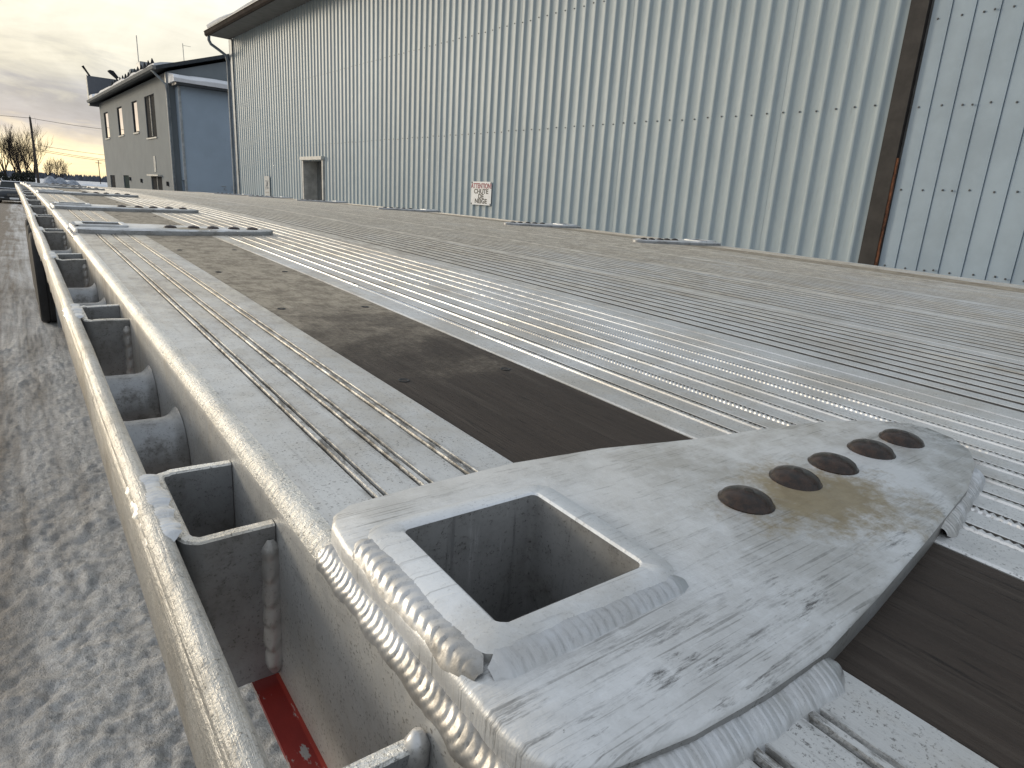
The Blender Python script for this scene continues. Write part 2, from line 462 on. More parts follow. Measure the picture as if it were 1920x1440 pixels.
# --- rub rails
def wob(y):
    a = .004 * (float(vnoise(y * 2.1, 1.5, 2)) - .5) * 2 if y > .45 else 0
    return a * min(1, max(0, (y - .45) / .4)) + .0012 * (float(vnoise(y * 9, 7.5, 3)) - .5)
for mir in (False, True):
    mb = MB()
    circ = [(.0412 + .0064 * math.cos(q), -.0190 + .0064 * math.sin(q)) for q in [2 * math.pi * k / 14 for k in range(14)]]
    extr(mb, circ, ysamp(Y0, Y1), None, dx=wob, mirror=mir, closed=True, caps=True)
    web = [(.0395, -.0235), (.0388, -.0265), (.0362, -.0285), (.0352, -.0310), (.0352, -.0800), (.0362, -.0825), (.0440, -.0825), (.0448, -.0800), (.0448, -.0235)]
    extr(mb, web, ysamp(Y0, Y1), None, dx=wob, mirror=mir, closed=True, caps=True)
    tpart(mb, 'rub_rail', M_rub, 50)

# --- wooden nailing strips
m, t, b = newmat('apitong_board')
v = N(t, 'ShaderNodeTexCoord').outputs['Object']
pos = N(t, 'ShaderNodeNewGeometry').outputs['Position']
sp = N(t, 'ShaderNodeSeparateXYZ', {0: pos})
gr = noise(t, scaled(t, v, (140, 5, 20)), 1.0, 6, .7, .6)
gr2 = noise(t, scaled(t, v, (420, 22, 30)), 1.0, 4, .7)
bl = noise(t, pos, 5.5, 6, .7, .4)
fi = noise(t, v, 240, 3, .7)
wood = mixc(t, gr, (.024, .018, .015), (.078, .060, .048))
wood = mixc(t, mr(t, gr2, .56, .68), wood, (.016, .012, .010))
wood = mixc(t, mth(t, 'MULTIPLY', mr(t, noise(t, scaled(t, v, (60, 3, 20)), 1.0, 6, .75), .50, .70), .5), wood, (.11, .092, .076))
dust = mixc(t, mr(t, noise(t, scaled(t, pos, (40, 26, 1)), 1.0, 7, .8), .36, .62), (.24, .20, .15), (.52, .45, .35))
reach = mr(t, sp.outputs[1], .35, 1.05, 0, .66, False)
reach = mth(t, 'ADD', reach, mr(t, sp.outputs[0], 1.2, 1.6, 0, .6))
dm = mth(t, 'MULTIPLY', mr(t, mth(t, 'ADD', mth(t, 'ADD', mth(t, 'MULTIPLY', bl, .7), mth(t, 'MULTIPLY', fi, .25)), reach), .62, 1.05), .92)
c = mixc(t, dm, wood, dust)
setb(t, b, col=c, rough=.66, spec=.3, normal=bump(t, mth(t, 'ADD', gr, gr2), .8, .0022))
M_wood = m
XW0, XW1 = .2466, .4032
def board(x0, x1, ya, yb):
    mb = MB()
    pr = [(x0 + .0006, -.03), (x0 + .0006, -.0022), (x0 + .0018, -.0008), (x1 - .0018, -.0008), (x1 - .0006, -.0022), (x1 - .0006, -.03)]
    extr(mb, pr, ysamp(ya, yb, .1), None, caps=True, closed=True)
    return tpart(mb, 'nailing_board', M_wood)
for (a_, b_) in ((Y0, .185), (.187, 4.46), (4.462, 8.0), (8.002, Y1)):
    board(XW0, XW1, a_, b_)
    board(2 * MID - XW1, 2 * MID - XW0, a_, b_)
scr = MB().lathe([(.0052, -.001), (.0054, .0005), (.0045, .0007), (.0028, -.0004), (.0, -.0006)], (0, 0, 0), 'z', 10).mesh('screw', M_dark)
y = .51 - .338
while y < 9:
    if not (.05 < y < .33):
        for sxx in (.266, .378):
            yy = y + rng.uniform(-.012, .012)
            obj('screw', scr, trailer, Vector((sxx, yy, dz(yy) - .0006)) - TL, (slope(yy), 0, 0))
    y += .338

# --- ribbed floor planks
PW = .346
nplank = 5
def plank(x0, x1, fine):
    rc = [x0 + .038 + .0337 * i for i in range(9) if x0 + .038 + .0337 * i < x1 - .02]
    pr = [(x0 + .0007, -.03), (x0 + .0007, -.0012), (x0 + .0022, 0)]; mats = [0, 0]
    for r_ in rc:
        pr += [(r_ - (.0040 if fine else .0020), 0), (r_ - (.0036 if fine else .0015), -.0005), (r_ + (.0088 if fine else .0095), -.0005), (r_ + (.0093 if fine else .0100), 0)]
        mats += [0, 0, 1, 0]  # dark strip along each ridge line, wider on the right
    pr += [(x1 - .0022, 0), (x1 - .0007, -.0012), (x1 - .0007, -.03)]; mats += [0, 0, 0]
    mats.append(0)
    mb = MB()
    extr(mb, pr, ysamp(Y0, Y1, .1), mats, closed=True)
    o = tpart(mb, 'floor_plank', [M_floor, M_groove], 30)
    if not fine:
        return o
    mb = MB()
    ys = [-2.6, -1, -.2] + list(np.arange(-.1, 1.0, .0023 if fine else .012)) + list(np.arange(1.0, 2.2, .012 if fine else .05)) + list(np.arange(2.2, 5, .1)) + list(np.arange(5, Y1, .3)) + [Y1]
    for k, r_ in enumerate(rc):
        rings = []
        for i, y in enumerate(ys):
            wear = min(1, max(0, .25 + 1.5 * (float(vnoise(y * 2.3, r_ * 30, 12)) - .25)))
            s_ = (wear if i % 2 else -wear) if (fine and y < 1.3) else 0
            j = (rng.random() - .5) * .0003 if fine else 0
            z0 = dz(y)
            side = .0008 * s_
            hh = (.0013 + .0008 * s_ + j) if fine else .0002
            rings.append([(r_ - .0034, y, z0 - .0018), (r_ - .0019 + side, y, z0 + hh * .75 - (.0006 * s_)), (r_ + side * .3, y, z0 + hh), (r_ + .0019 - side, y, z0 + hh * .75 + .0006 * s_), (r_ + .0034, y, z0 - .0018)])
        mb.loft(rings, False)
    rd = mb.build('tread_ridges', M_ridge, o, 25)
    return o
for i in range(nplank):
    plank(XW1 + PW * i, XW1 + PW * (i + 1), i < 1)
plank(XW1 + PW * nplank, 2 * MID - XW1, False)

# --- weld bead
def weld(mb, p0, p1, width, height, pitch, nrm=(0, 0, 1), cres=.8, seed=0, m=0, rip=.3, taper=True, ex=2.0):
    p0 = Vector(p0); p1 = Vector(p1); d = (p1 - p0); L = d.length; d.normalize()
    nv = Vector(nrm); nv = (nv - d * nv.dot(d)).normalized(); s_ = d.cross(nv).normalized()
    nseg = max(6, int(L / pitch * 7)); nc = 13
    rings = []
    for i in range(nseg + 1):
        a = i / nseg * L
        e = 1.0
        if taper:
            e = min(1, .35 + a / (width * .6), .35 + (L - a) / (width * .6))
        wob_ = 1 + .22 * (float(vnoise(a / pitch * .45, seed + .5, 3)) - .5) * 2
        ring = []
        for j in range(nc):
            u = -1 + 2 * j / (nc - 1)
            arc = max(0.0, 1 - abs(u) ** ex)
            ph = (a / pitch + cres * u * u + .25 * float(vnoise(a / pitch * .8, seed + 9.5, 5))) % 1.0
            saw = (.35 + .65 * ph ** .8 if ph < .86 else (1 - (ph - .86) / .14))
            hh = height * e * arc * (1 + rip * (saw - .5)) * wob_
            jit = width * .05 * (float(vnoise(a / pitch * 1.3, u * 3 + seed, 7)) - .5)
            ring.append(p0 + d * a + s_ * (u * width * .5 * e * wob_ + jit) + nv * hh)
        rings.append(ring)
    mb.loft(rings, False, False, m)
    return mb

# --- pocket plates (doublers) with square pocket and five rivets; local frame: x inboard from the deck edge, y along the deck
PT = .012
OUT = [(.0055, .0640), (.0075, .0830), (.0130, .0940), (.0223, .0995), (.0600, .1022), (.1323, .1030), (.2000, .0950), (.2768, .0765), (.3553, .0645), (.4200, .0510), (.4500, .0380), (.4700, .0270),
       (.4845, .0150), (.4890, 0.0), (.4812, -.0225), (.4640, -.0400), (.4400, -.0510), (.3800, -.0660), (.2851, -.0797), (.1993, -.0911), (.1388, -.0978), (.0982, -.0975), (.0600, -.0950), (.0300, -.0900), (.0130, -.0830), (.0070, -.0720), (.0055, -.0600)]
def densify(loop, n):
    o = []
    for i in range(len(loop)):
        a = Vector(loop[i]); b = Vector(loop[(i + 1) % len(loop)])
        k = max(1, int((b - a).length / n))
        for j in range(k):
            o.append(tuple(a.lerp(b, j / k)))
    return o
def inset(loop, d):
    n = len(loop); o = []
    for i in range(n):
        a = Vector(loop[i - 1]); p = Vector(loop[i]); c = Vector(loop[(i + 1) % n])
        e = (c - a).normalized()
        nn = Vector((e.y, -e.x))          # loop runs clockwise seen from above -> inward
        o.append((p.x + nn.x * d, p.y + nn.y * d))
    return o
def rsq(x0, x1, y0, y1, r, k=4):
    pts = []
    for cx, cy, a0 in ((x1 - r, y1 - r, 0), (x0 + r, y1 - r, 90), (x0 + r, y0 + r, 180), (x1 - r, y0 + r, 270)):
        for i in range(k + 1):
            q = R(a0 + 90 * i / k)
            pts.append((cx + r * math.cos(q), cy + r * math.sin(q)))
    return pts
HX0, HX1, HY0, HY1 = .0313, .1113, -.0245, .0545
def plate_mesh():
    bm = bmesh.new()
    outer = densify(OUT, .012)
    rr = random.Random(3)
    top = [bm.verts.new((x, y, PT + rr.uniform(-.0001, .0001))) for x, y in inset(outer, .0024)]
    bev = [bm.verts.new((x, y, PT - .0024)) for x, y in outer]
    bot = [bm.verts.new((x, y, -.0015)) for x, y in outer]
    hole = [bm.verts.new((x, y, PT)) for x, y in rsq(HX0 - .006, HX1 + .006, HY0 - .006, HY1 + .006, .008)]
    n = len(outer)
    ed = []
    for i in range(n):
        j = (i + 1) % n
        ed.append(bm.edges.new((top[i], top[j])))
        bm.faces.new((top[i], bev[i], bev[j], top[j]))
        bm.faces.new((bev[i], bot[i], bot[j], bev[j])).material_index = 0 if outer[i][0] < .02 else 1  # grimy sides, their shade put into the darker metal; outer edge stays light
    for i in range(len(hole)):
        ed.append(bm.edges.new((hole[i], hole[(i + 1) % len(hole)])))
    bmesh.ops.triangle_fill(bm, use_beauty=True, use_dissolve=False, edges=ed)
    bmesh.ops.recalc_face_normals(bm, faces=bm.faces)
    me = bpy.data.meshes.new('pocket_plate')
    bm.to_mesh(me); bm.free()
    me.materials.append(M_plate2)
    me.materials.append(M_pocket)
    me.shade_smooth(); me.set_sharp_from_angle(angle=R(50))
    return me
# plate material: brushed aluminium with smears, scratches and brown stains below the rivets
m, t, b = newmat('stained_plate')
v = N(t, 'ShaderNodeTexCoord').outputs['Object']
sv = N(t, 'ShaderNodeSeparateXYZ', {0: v})
big = noise(t, v, 14, 6, .7)
mid = noise(t, v, 80, 5, .75)
fine = noise(t, v, 420, 3, .7)
br = noise(t, scaled(t, v, (34, 300, 30), R(-28)), 1.0, 5, .75, .35)
br2 = noise(t, scaled(t, v, (14, 120, 30), R(14)), 1.0, 6, .75, .4)
c = mixc(t, mth(t, 'MULTIPLY', mr(t, big, .35, .7), .65), (.82, .83, .84), (.50, .495, .48))
c = mixc(t, mth(t, 'MULTIPLY', mr(t, noise(t, v, 7, 7, .75), .42, .64), mth(t, 'MULTIPLY', mr(t, sv.outputs[0], .10, .28), .6)), c, (.44, .415, .365))
for (rz_, th0, sc_) in ((R(-30), .62, (14, 700, 20)), (R(12), .62, (10, 560, 20))):
    ln = noise(t, scaled(t, v, sc_, rz_), 1.0, 2, .5, .2)
    c = mixc(t, mth(t, 'MULTIPLY', mr(t, ln, th0 - .02, th0 + .06), mth(t, 'MULTIPLY', mr(t, big, .45, .62), .55)), c, (.20, .195, .185))
c = mixc(t, mth(t, 'MULTIPLY', mr(t, br, .54, .72), .45), c, (.28, .285, .29))
c = mixc(t, mth(t, 'MULTIPLY', mr(t, br, .44, .28), .5), c, (.88, .90, .92))
smear = mth(t, 'MULTIPLY', mr(t, mth(t, 'ADD', mth(t, 'MULTIPLY', br2, .55), mth(t, 'MULTIPLY', noise(t, scaled(t, v, (70, 420, 30), R(14)), 1.0, 4, .8), .45)), .50, .62), mth(t, 'MULTIPLY', mr(t, sv.outputs[1], -.035, -.072), mr(t, noise(t, v, 16, 4, .7), .42, .62)))
c = mixc(t, mth(t, 'MULTIPLY', smear, .9), c, (.075, .072, .07))
smear2 = mth(t, 'MULTIPLY', mr(t, br2, .56, .70), mr(t, sv.outputs[1], .072, .095))
c = mixc(t, mth(t, 'MULTIPLY', smear2, .6), c, (.13, .13, .135))
c = mixc(t, mth(t, 'MULTIPLY', mr(t, fine, .67, .75), mr(t, mid, .45, .6)), c, (.09, .085, .08))
# stain: runs from the rivets towards the near edge
dx_ = mth(t, 'SUBTRACT', sv.outputs[0], .272)
dy_ = mth(t, 'ADD', sv.outputs[1], .024)
dist = mth(t, 'SQRT', mth(t, 'ADD', mth(t, 'MULTIPLY', mth(t, 'MULTIPLY', dx_, dx_), .55), mth(t, 'MULTIPLY', dy_, dy_)))
stn = mth(t, 'MULTIPLY', mr(t, mth(t, 'ADD', mth(t, 'MULTIPLY', dist, 11.0), mth(t, 'MULTIPLY', noise(t, v, 38, 6, .78), 1.5)), 1.40, .96), .92)
c = mixc(t, stn, c, mixc(t, mid, (.17, .12, .055), (.40, .33, .20)))
edge = mth(t, 'MULTIPLY', mr(t, sv.outputs[0], .43, .485), mr(t, mid, .38, .60))
c = mixc(t, mth(t, 'MULTIPLY', edge, .7), c, (.15, .135, .11))
met = mth(t, 'MULTIPLY', mth(t, 'SUBTRACT', 1.0, mth(t, 'MAXIMUM', stn, mth(t, 'MULTIPLY', smear, .8))), .45)
setb(t, b, col=c, rough=mth(t, 'ADD', mth(t, 'MULTIPLY', mid, .2), .32), metal=met,
     normal=bump(t, mth(t, 'ADD', mth(t, 'MULTIPLY', big, 1.6), mth(t, 'ADD', mth(t, 'MULTIPLY', br, .5), mth(t, 'MULTIPLY', mid, .35))), .5, .0016))
M_plate2 = m
ME_plate = plate_mesh()
# square pocket tube
mb = MB()
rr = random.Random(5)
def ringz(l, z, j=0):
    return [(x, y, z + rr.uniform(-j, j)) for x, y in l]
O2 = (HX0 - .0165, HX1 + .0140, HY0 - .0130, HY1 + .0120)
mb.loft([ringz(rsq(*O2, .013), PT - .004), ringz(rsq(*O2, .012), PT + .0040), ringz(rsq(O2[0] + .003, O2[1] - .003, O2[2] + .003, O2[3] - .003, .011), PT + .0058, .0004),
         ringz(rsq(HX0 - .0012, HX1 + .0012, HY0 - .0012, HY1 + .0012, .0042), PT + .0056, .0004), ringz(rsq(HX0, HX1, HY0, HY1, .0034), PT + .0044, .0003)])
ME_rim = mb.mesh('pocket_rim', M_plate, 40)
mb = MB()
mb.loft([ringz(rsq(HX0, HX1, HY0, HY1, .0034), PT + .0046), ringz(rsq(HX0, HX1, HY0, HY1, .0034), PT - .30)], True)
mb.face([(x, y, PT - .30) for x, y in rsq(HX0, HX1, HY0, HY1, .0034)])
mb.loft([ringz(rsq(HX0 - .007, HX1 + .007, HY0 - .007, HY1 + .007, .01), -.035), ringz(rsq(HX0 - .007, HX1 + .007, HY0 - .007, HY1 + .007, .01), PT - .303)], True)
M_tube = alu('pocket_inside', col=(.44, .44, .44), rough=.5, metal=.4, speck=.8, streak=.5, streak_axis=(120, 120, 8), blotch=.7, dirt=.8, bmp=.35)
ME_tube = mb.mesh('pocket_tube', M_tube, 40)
# welds of one plate
mb = MB(); weld(mb, (.0046, .0880, -.0040), (.0044, -.1280, -.0040), .0142, .0034, .0046, (-.8, 0, .66), cres=1.5, seed=1, rip=.34, ex=3.2)
ME_w1 = mb.mesh('edge_weld', M_weld, 60)
mb = MB(); weld(mb, (.0118, .0605, PT + .0010), (.0118, -.0395, PT + .0010), .0138, .0026, .0062, (-.55, 0, 1), cres=-1.0, seed=2, rip=.55)
ME_w2 = mb.mesh('pocket_weld', M_weld, 60)
mb = MB(); weld(mb, (.0160, -.0410, PT + .0008), (.1230, -.0400, PT + .0008), .0155, .0022, .0046, (0, -.6, 1), cres=.5, seed=3, rip=.14)
ME_w3 = mb.mesh('pocket_weld', M_weld2, 60)
mb = MB(); weld(mb, (.4440, -.0525, .0030), (.3150, -.0768, .0030), .0170, .0034, .0030, (.05, -.7, 1), cres=.2, seed=4, rip=.30)
ME_w4 = mb.mesh('tip_weld', M_weld2, 60)
mb = MB(); weld(mb, (.1460, -.1005, .0018), (.0150, -.0945, .0018), .0215, .0040, .0034, (0, -.5, 1), cres=.35, seed=6, rip=.07)
ME_w5 = mb.mesh('edge_weld', M_weld2, 60)
mb = MB()
mb.lathe([(.0162, -.0012), (.0162, .0004), (.0154, .0010), (.0148, .0020), (.0136, .0036), (.0108, .0052), (.0068, .0063), (.0034, .0067), (.0028, .0073), (.0013, .0074), (.0, .0073)], (0, 0, 0), 'z', 28)
m, t, b = newmat('rusty_rivet')
v = N(t, 'ShaderNodeTexCoord').outputs['Object']
n_ = noise(t, v, 160, 5, .7)
setb(t, b, col=mixc(t, mr(t, n_, .3, .7), (.012, .009, .007), (.050, .027, .017)), rough=.26, metal=.25, spec=.6, normal=bump(t, n_, .25, .001))
M_rivet = m
ME_rivet = mb.mesh('rivet', M_rivet, 40)
RIV = [(.2227, -.0045), (.2793, -.0025), (.3278, -.0018), (.3822, -.0022), (.4309, -.0032)]
PLY = [.19, 1.93, 2.88, 4.45, 6.2, 7.8, 9.4]
for yc in PLY:
    for right in (False, True):
        loc = Vector((X_END if right else X_EDGE, yc, dz(yc) + .0002)) - TL
        o = obj('pocket_plate', ME_plate, trailer, loc, (-slope(yc) if right else slope(yc), 0, math.pi if right else 0))
        obj('pocket_rim', ME_rim, o); obj('pocket_tube', ME_tube, o)
        for me, nm in ((ME_w1, 'edge_weld'), (ME_w2, 'pocket_weld'), (ME_w3, 'pocket_weld'), (ME_w4, 'tip_weld'), (ME_w5, 'edge_weld')):
            if yc < 1 or me in (ME_w1, ME_w2):
                obj(nm, me, o)
        for k, (rx, ry) in enumerate(RIV):
            obj('rivet', ME_rivet, o, (rx, ry, PT), (rng.uniform(-.05, .05), rng.uniform(-.05, .05), rng.uniform(0, 6)))

# --- stake pockets: U of plate between side rail and rub rail
def u_mesh(half, depth_top=-.0175, bottom=-.121, th=.0072, xl=-.0457, seed=0):
    rr = random.Random(seed)
    r = .009
    cl = [(-.0006, -half), (-.020, -half)]
    for i in range(6):
        q = R(270 - 90 * i / 5); cl.append((xl + r + r * math.cos(q), -half + r + r * math.sin(q)))
    for i in range(6):
        q = R(180 - 90 * i / 5); cl.append((xl + r + r * math.cos(q), half - r + r * math.sin(q)))
    cl += [(-.020, half), (-.0006, half)]
    A = []; B = []
    for i, p in enumerate(cl):
        a = Vector(cl[max(0, i - 1)]); c = Vector(cl[min(len(cl) - 1, i + 1)])
        e = (c - a).normalized(); nn = Vector((-e.y, e.x))
        A.append((p[0] + nn.x * th / 2, p[1] + nn.y * th / 2)); B.append((p[0] - nn.x * th / 2, p[1] - nn.y * th / 2))
    mb = MB()
    rings = []
    hs = [depth_top + rr.uniform(-.0007, .0007) for _ in cl]
    zb = [bottom + rr.uniform(-.002, .002) for _ in cl]
    for i in range(len(cl)):
        a, bq, h = A[i], B[i], hs[i]
        la = (a[0] * .85 + bq[0] * .15, a[1] * .85 + bq[1] * .15); lb = (a[0] * .15 + bq[0] * .85, a[1] * .15 + bq[1] * .85)
        rings.append([(a[0], a[1], zb[i]), (a[0], a[1], h - .0012), (la[0], la[1], h), (lb[0], lb[1], h), (bq[0], bq[1], h - .0012), (bq[0], bq[1], zb[i])])
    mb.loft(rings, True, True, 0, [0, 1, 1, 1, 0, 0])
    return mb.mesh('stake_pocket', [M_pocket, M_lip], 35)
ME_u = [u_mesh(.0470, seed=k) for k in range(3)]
mb = MB()
weld(mb, (-.0548, -.0480, -.0165), (-.0548, .0440, -.0165), .0180, .0034, .0036, (-.35, 0, 1), cres=.3, seed=8, rip=.22, ex=2.6)
ME_cap = mb.mesh('rim_weld', M_weld2, 60)
mb = MB()
weld(mb, (-.0040, -.0500, -.026), (-.0040, -.0500, -.118), .0135, .0040, .0150, (-.5, -1, 0), cres=.5, seed=9, rip=.85)
ME_vw = mb.mesh('corner_weld', M_weld, 60)
# --- pipe spools
mb = MB()
mb.lathe([(.0430, -.0555), (.0405, -.0520), (.0378, -.0480), (.0360, -.0440), (.0352, -.0390), (.0350, -.0120), (.0358, -.0085), (.0378, -.0050), (.0415, -.0015), (.0430, .0)], (0, 0, 0), 'x', 28)
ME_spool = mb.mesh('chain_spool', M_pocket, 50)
def put(name, me, x, y, h, kids=()):
    o = obj(name, me, trailer, Vector((x, y, dz(y) + h)) - TL, (slope(y), 0, 0))
    for nm, k in kids:
        obj(nm, k, o)
    return o
k = 0
y = .387
while y < 12.2:
    put('stake_pocket', ME_u[k % 3], X_EDGE + (wob(y) if k else 0) * .3, y, 0, (('rim_weld', ME_cap), ('corner_weld', ME_vw)))
    for d in (.235, .385):
        if y + d < 12.2:
            put('chain_spool', ME_spool, X_EDGE - .0005, y + d, -.0835)
    y += .578
    k += 1
put('stake_pocket', ME_u[0], X_EDGE, .1175, 0, (('rim_weld', ME_cap), ('corner_weld', ME_vw)))
mb = MB().tube([(.0, 0, -.006), (.001, 0, .002), (.0015, .001, .006)], [.0055, .0050, .002], 8)
put('weld_lump', mb.mesh('weld_lump', M_weld, 60), X_EDGE - .005, .1640, -.0195)
for y in (-.46, -1.04, -1.62):
    put('stake_pocket', ME_u[1], X_EDGE, y, 0, (('rim_weld', ME_cap),))

# --- undercarriage
mb = MB()
for x in (.85, 1.845):
    mb = MB().box(x - .07, x + .07, Y0 + .2, Y1 - .3, CZ - .62, CZ - .58).box(x - .008, x + .008, Y0 + .2, Y1 - .3, CZ - .58, CZ - .30).box(x - .07, x + .07, Y0 + .2, Y1 - .3, CZ - .30, CZ - .27)
    tpart(mb, 'main_beam', M_steel)
yy = Y0 + .4
while yy < Y1 - .2:
    mb = MB().box(.106, 2 * MID - .106, yy - .03, yy + .03, dz(yy) - .060, dz(yy) - .052).box(.106, 2 * MID - .106, yy - .004, yy + .004, dz(yy) - .16, dz(yy) - .060).box(.106, 2 * MID - .106, yy - .03, yy + .03, dz(yy) - .168, dz(yy) - .16)
    tpart(mb, 'crossmember', M_steel)
    yy += .5
M_rubber = plain('tyre_rubber', (.022, .022, .023), .75, var=.3, bscale=40, bmp=.3)
M_hub = plain('wheel_aluminium', (.16, .16, .16), .55, .5, bscale=60)
tyre_prof = [(.30, -.10), (.33, -.13), (.42, -.142), (.475, -.135), (.493, -.115), (.497, -.06), (.490, -.055), (.490, -.045), (.498, -.04), (.498, .04), (.490, .045), (.490, .055), (.497, .06), (.493, .115), (.475, .135), (.42, .142), (.33, .13), (.30, .10)]
ME_tyre = MB().lathe(tyre_prof, (0, 0, 0), 'x', 40, cap=False).mesh('tyre', M_rubber, 40)
mbr = MB().lathe([(.302, -.10), (.30, -.115), (.27, -.10), (.25, -.055), (.19, -.050), (.15, -.045), (.125, -.060), (.11, -.095), (.085, -.105), (0, -.107)], (0, 0, 0), 'x', 32)
for q in range(10):
    a = 2 * math.pi * q / 10
    mbr.lathe([(.014, -.04), (.014, -.070), (.010, -.076), (0, -.076)], (0, .167 * math.cos(a), .167 * math.sin(a)), 'x', 8)
ME_rim2 = mbr.mesh('rim', M_hub, 40)
for yw in (8.80, 10.05, 11.30):
    for xw, fl in ((.222, 0), (.55, 0), (2 * MID - .222, 1), (2 * MID - .55, 1)):
        o = obj('wheel', ME_tyre, trailer, Vector((xw, yw, .498)) - TL, (0, 0, math.pi if fl else 0))
        obj('rim', ME_rim2, o)
    tpart(MB().lathe([(.06, .3), (.06, 2 * MID - .3)], (0, yw, .5), 'x', 12), 'axle', M_dark)
mb = MB()
mb.loft([[(.215, 8.16, .05), (.87, 8.16, .05), (.87, 8.17, .05), (.215, 8.17, .05)], [(.215, 8.14, .75), (.87, 8.14, .75), (.87, 8.15, .75), (.215, 8.15, .75)], [(.215, 8.2, 1.28), (.87, 8.2, 1.28), (.87, 8.21, 1.28), (.215, 8.21, 1.28)]], True, True)
tpart(mb, 'mud_flap', plain('grey_flap', (.30, .31, .32), .6))
for yy in (8.5, 10.3):
    tpart(MB().tube([(.30, yy, dz(yy) - .15), (.16, yy, .95), (.13, yy + .1, .85)], .018, 8), 'fender_bracket', M_steel)
mb = MB().box(.15, 2 * MID - .15, Y1 - .02, Y1 + .04, CZ - .42, CZ - .25)
tpart(mb, 'rear_bumper', M_steel)
for xx in (.3, 2 * MID - .3):
    for q in (-.06, .06):
        tpart(MB().lathe([(.045, 0), (.045, .03), (.03, .045), (0, .048)], (xx + q, Y1 + .041, CZ - .33), 'y', 16), 'tail_light', plain('red_lens', (.35, .01, .01), .2))

# ================================================================== WAREHOUSE
KW = -.044
TH = math.atan(-KW)
ware = thing('metal_warehouse', 'long corrugated pale grey-blue metal warehouse behind the trailer', 'building', (6, 0, 0), (0, 0, TH))
m, t, b = newmat('wall_paint')
v = N(t, 'ShaderNodeTexCoord').outputs['Object']
n1_ = noise(t, scaled(t, v, (1, 1, .25)), 3.0, 6, .65)
n2_ = noise(t, scaled(t, v, (60, 60, 6)), 1.0, 4, .7)
n3_ = noise(t, v, 120, 4, .7)
c = mixc(t, mr(t, n1_, .3, .7), (.375, .455, .50), (.445, .525, .565))
c = mixc(t, mth(t, 'MULTIPLY', mr(t, n2_, .52, .75), .5), c, (.30, .32, .32))
rnd = N(t, 'ShaderNodeObjectInfo').outputs['Random']
c = mixc(t, mr(t, rnd, 0, 1, 0, .22, False), c, (.30, .335, .35))
sv = N(t, 'ShaderNodeSeparateXYZ', {0: N(t, 'ShaderNodeNewGeometry').outputs['Position']})
grime = mth(t, 'MULTIPLY', mr(t, mth(t, 'ADD', sv.outputs[2], mth(t, 'MULTIPLY', n1_, .9)), 1.5, .5), .5)
c = mixc(t, grime, c, (.30, .29, .27))
setb(t, b, col=c, rough=.45, metal=0.0, spec=.4, normal=bump(t, mth(t, 'ADD', mth(t, 'MULTIPLY', n3_, .12), mth(t, 'MULTIPLY', noise(t, scaled(t, v, (1, 1, .6)), 4.5, 3, .6), 3.0)), .35, .006))
M_wall = m
M_wallb = plain('wall_blue_paint', (.37, .45, .52), .42, var=.08, scale=2.5, bscale=120, bmp=.1)
M_screw = plain('screw_head', (.12, .125, .13), .5, .5)
ZB, ZT = CZ - 1.6, CZ + 3.76
PITCH = .163
def panel_mesh(ya, n, off, rib, openings=(), zt=ZT, zb=ZB - .3):
    mb = MB()
    pts = [(ya - .012, -off)]
    for i in range(n):
        yc = ya + PITCH * (i + .5)
        for dy, o_ in rib:
            pts.append((yc + dy, -off - o_))
    pts.append((ya + PITCH * n, -off))
    for i in range(len(pts) - 1):
        (a, oa), (bq, ob) = pts[i], pts[i + 1]
        mid_ = (a + bq) / 2; z0 = zb
        for (o0, o1, oz) in openings:
            if o0 < mid_ < o1:
                z0 = oz
        mb.face([(oa, a, z0), (ob, bq, z0), (ob, bq, zt), (oa, a, zt)])
    return mb
RIB = [(-.032, 0), (-.025, .003), (-.014, .018), (-.009, .0205), (.009, .0205), (.014, .018), (.025, .003), (.032, 0)]
def weldverts(o):
    bm = bmesh.new(); bm.from_mesh(o.data)
    bmesh.ops.remove_doubles(bm, verts=bm.verts, dist=.0004)
    bm.to_mesh(o.data); bm.free()
    o.data.shade_smooth(); o.data.set_sharp_from_angle(angle=R(60))
DOOR = (13.99, 15.10, CZ + .63)
yb = 2.74
ipanel = 0
hexm = [(.0085, 0), (.0085, -.003), (.006, -.004), (.006, -.008), (0, -.008)]
while yb < 19.6:
    n = min(6, int(round((19.66 - yb) / PITCH)))
    if n < 1:
        break
    o = panel_mesh(yb, n, .0015 * (ipanel % 2), RIB, [DOOR]).build('wall_panel', M_wall, ware)
    weldverts(o)
    mb = MB()
    for i in range(n):
        for z in (CZ + .968, CZ + 2.318, CZ + 3.55, CZ - .42, CZ - 1.2):
            ys_ = yb + PITCH * (i + 1) - .030
            if DOOR[0] - .05 < ys_ < DOOR[1] + .05 and z < DOOR[2]:
                continue
            mb.lathe(hexm, (-.002, ys_ + rng.uniform(-.006, .006), z + rng.uniform(-.008, .008)), 'x', 6)
    if mb.v:
        kind(mb.build('screws', M_screw, o), 'stuff')
    yb += PITCH * n
    ipanel += 1
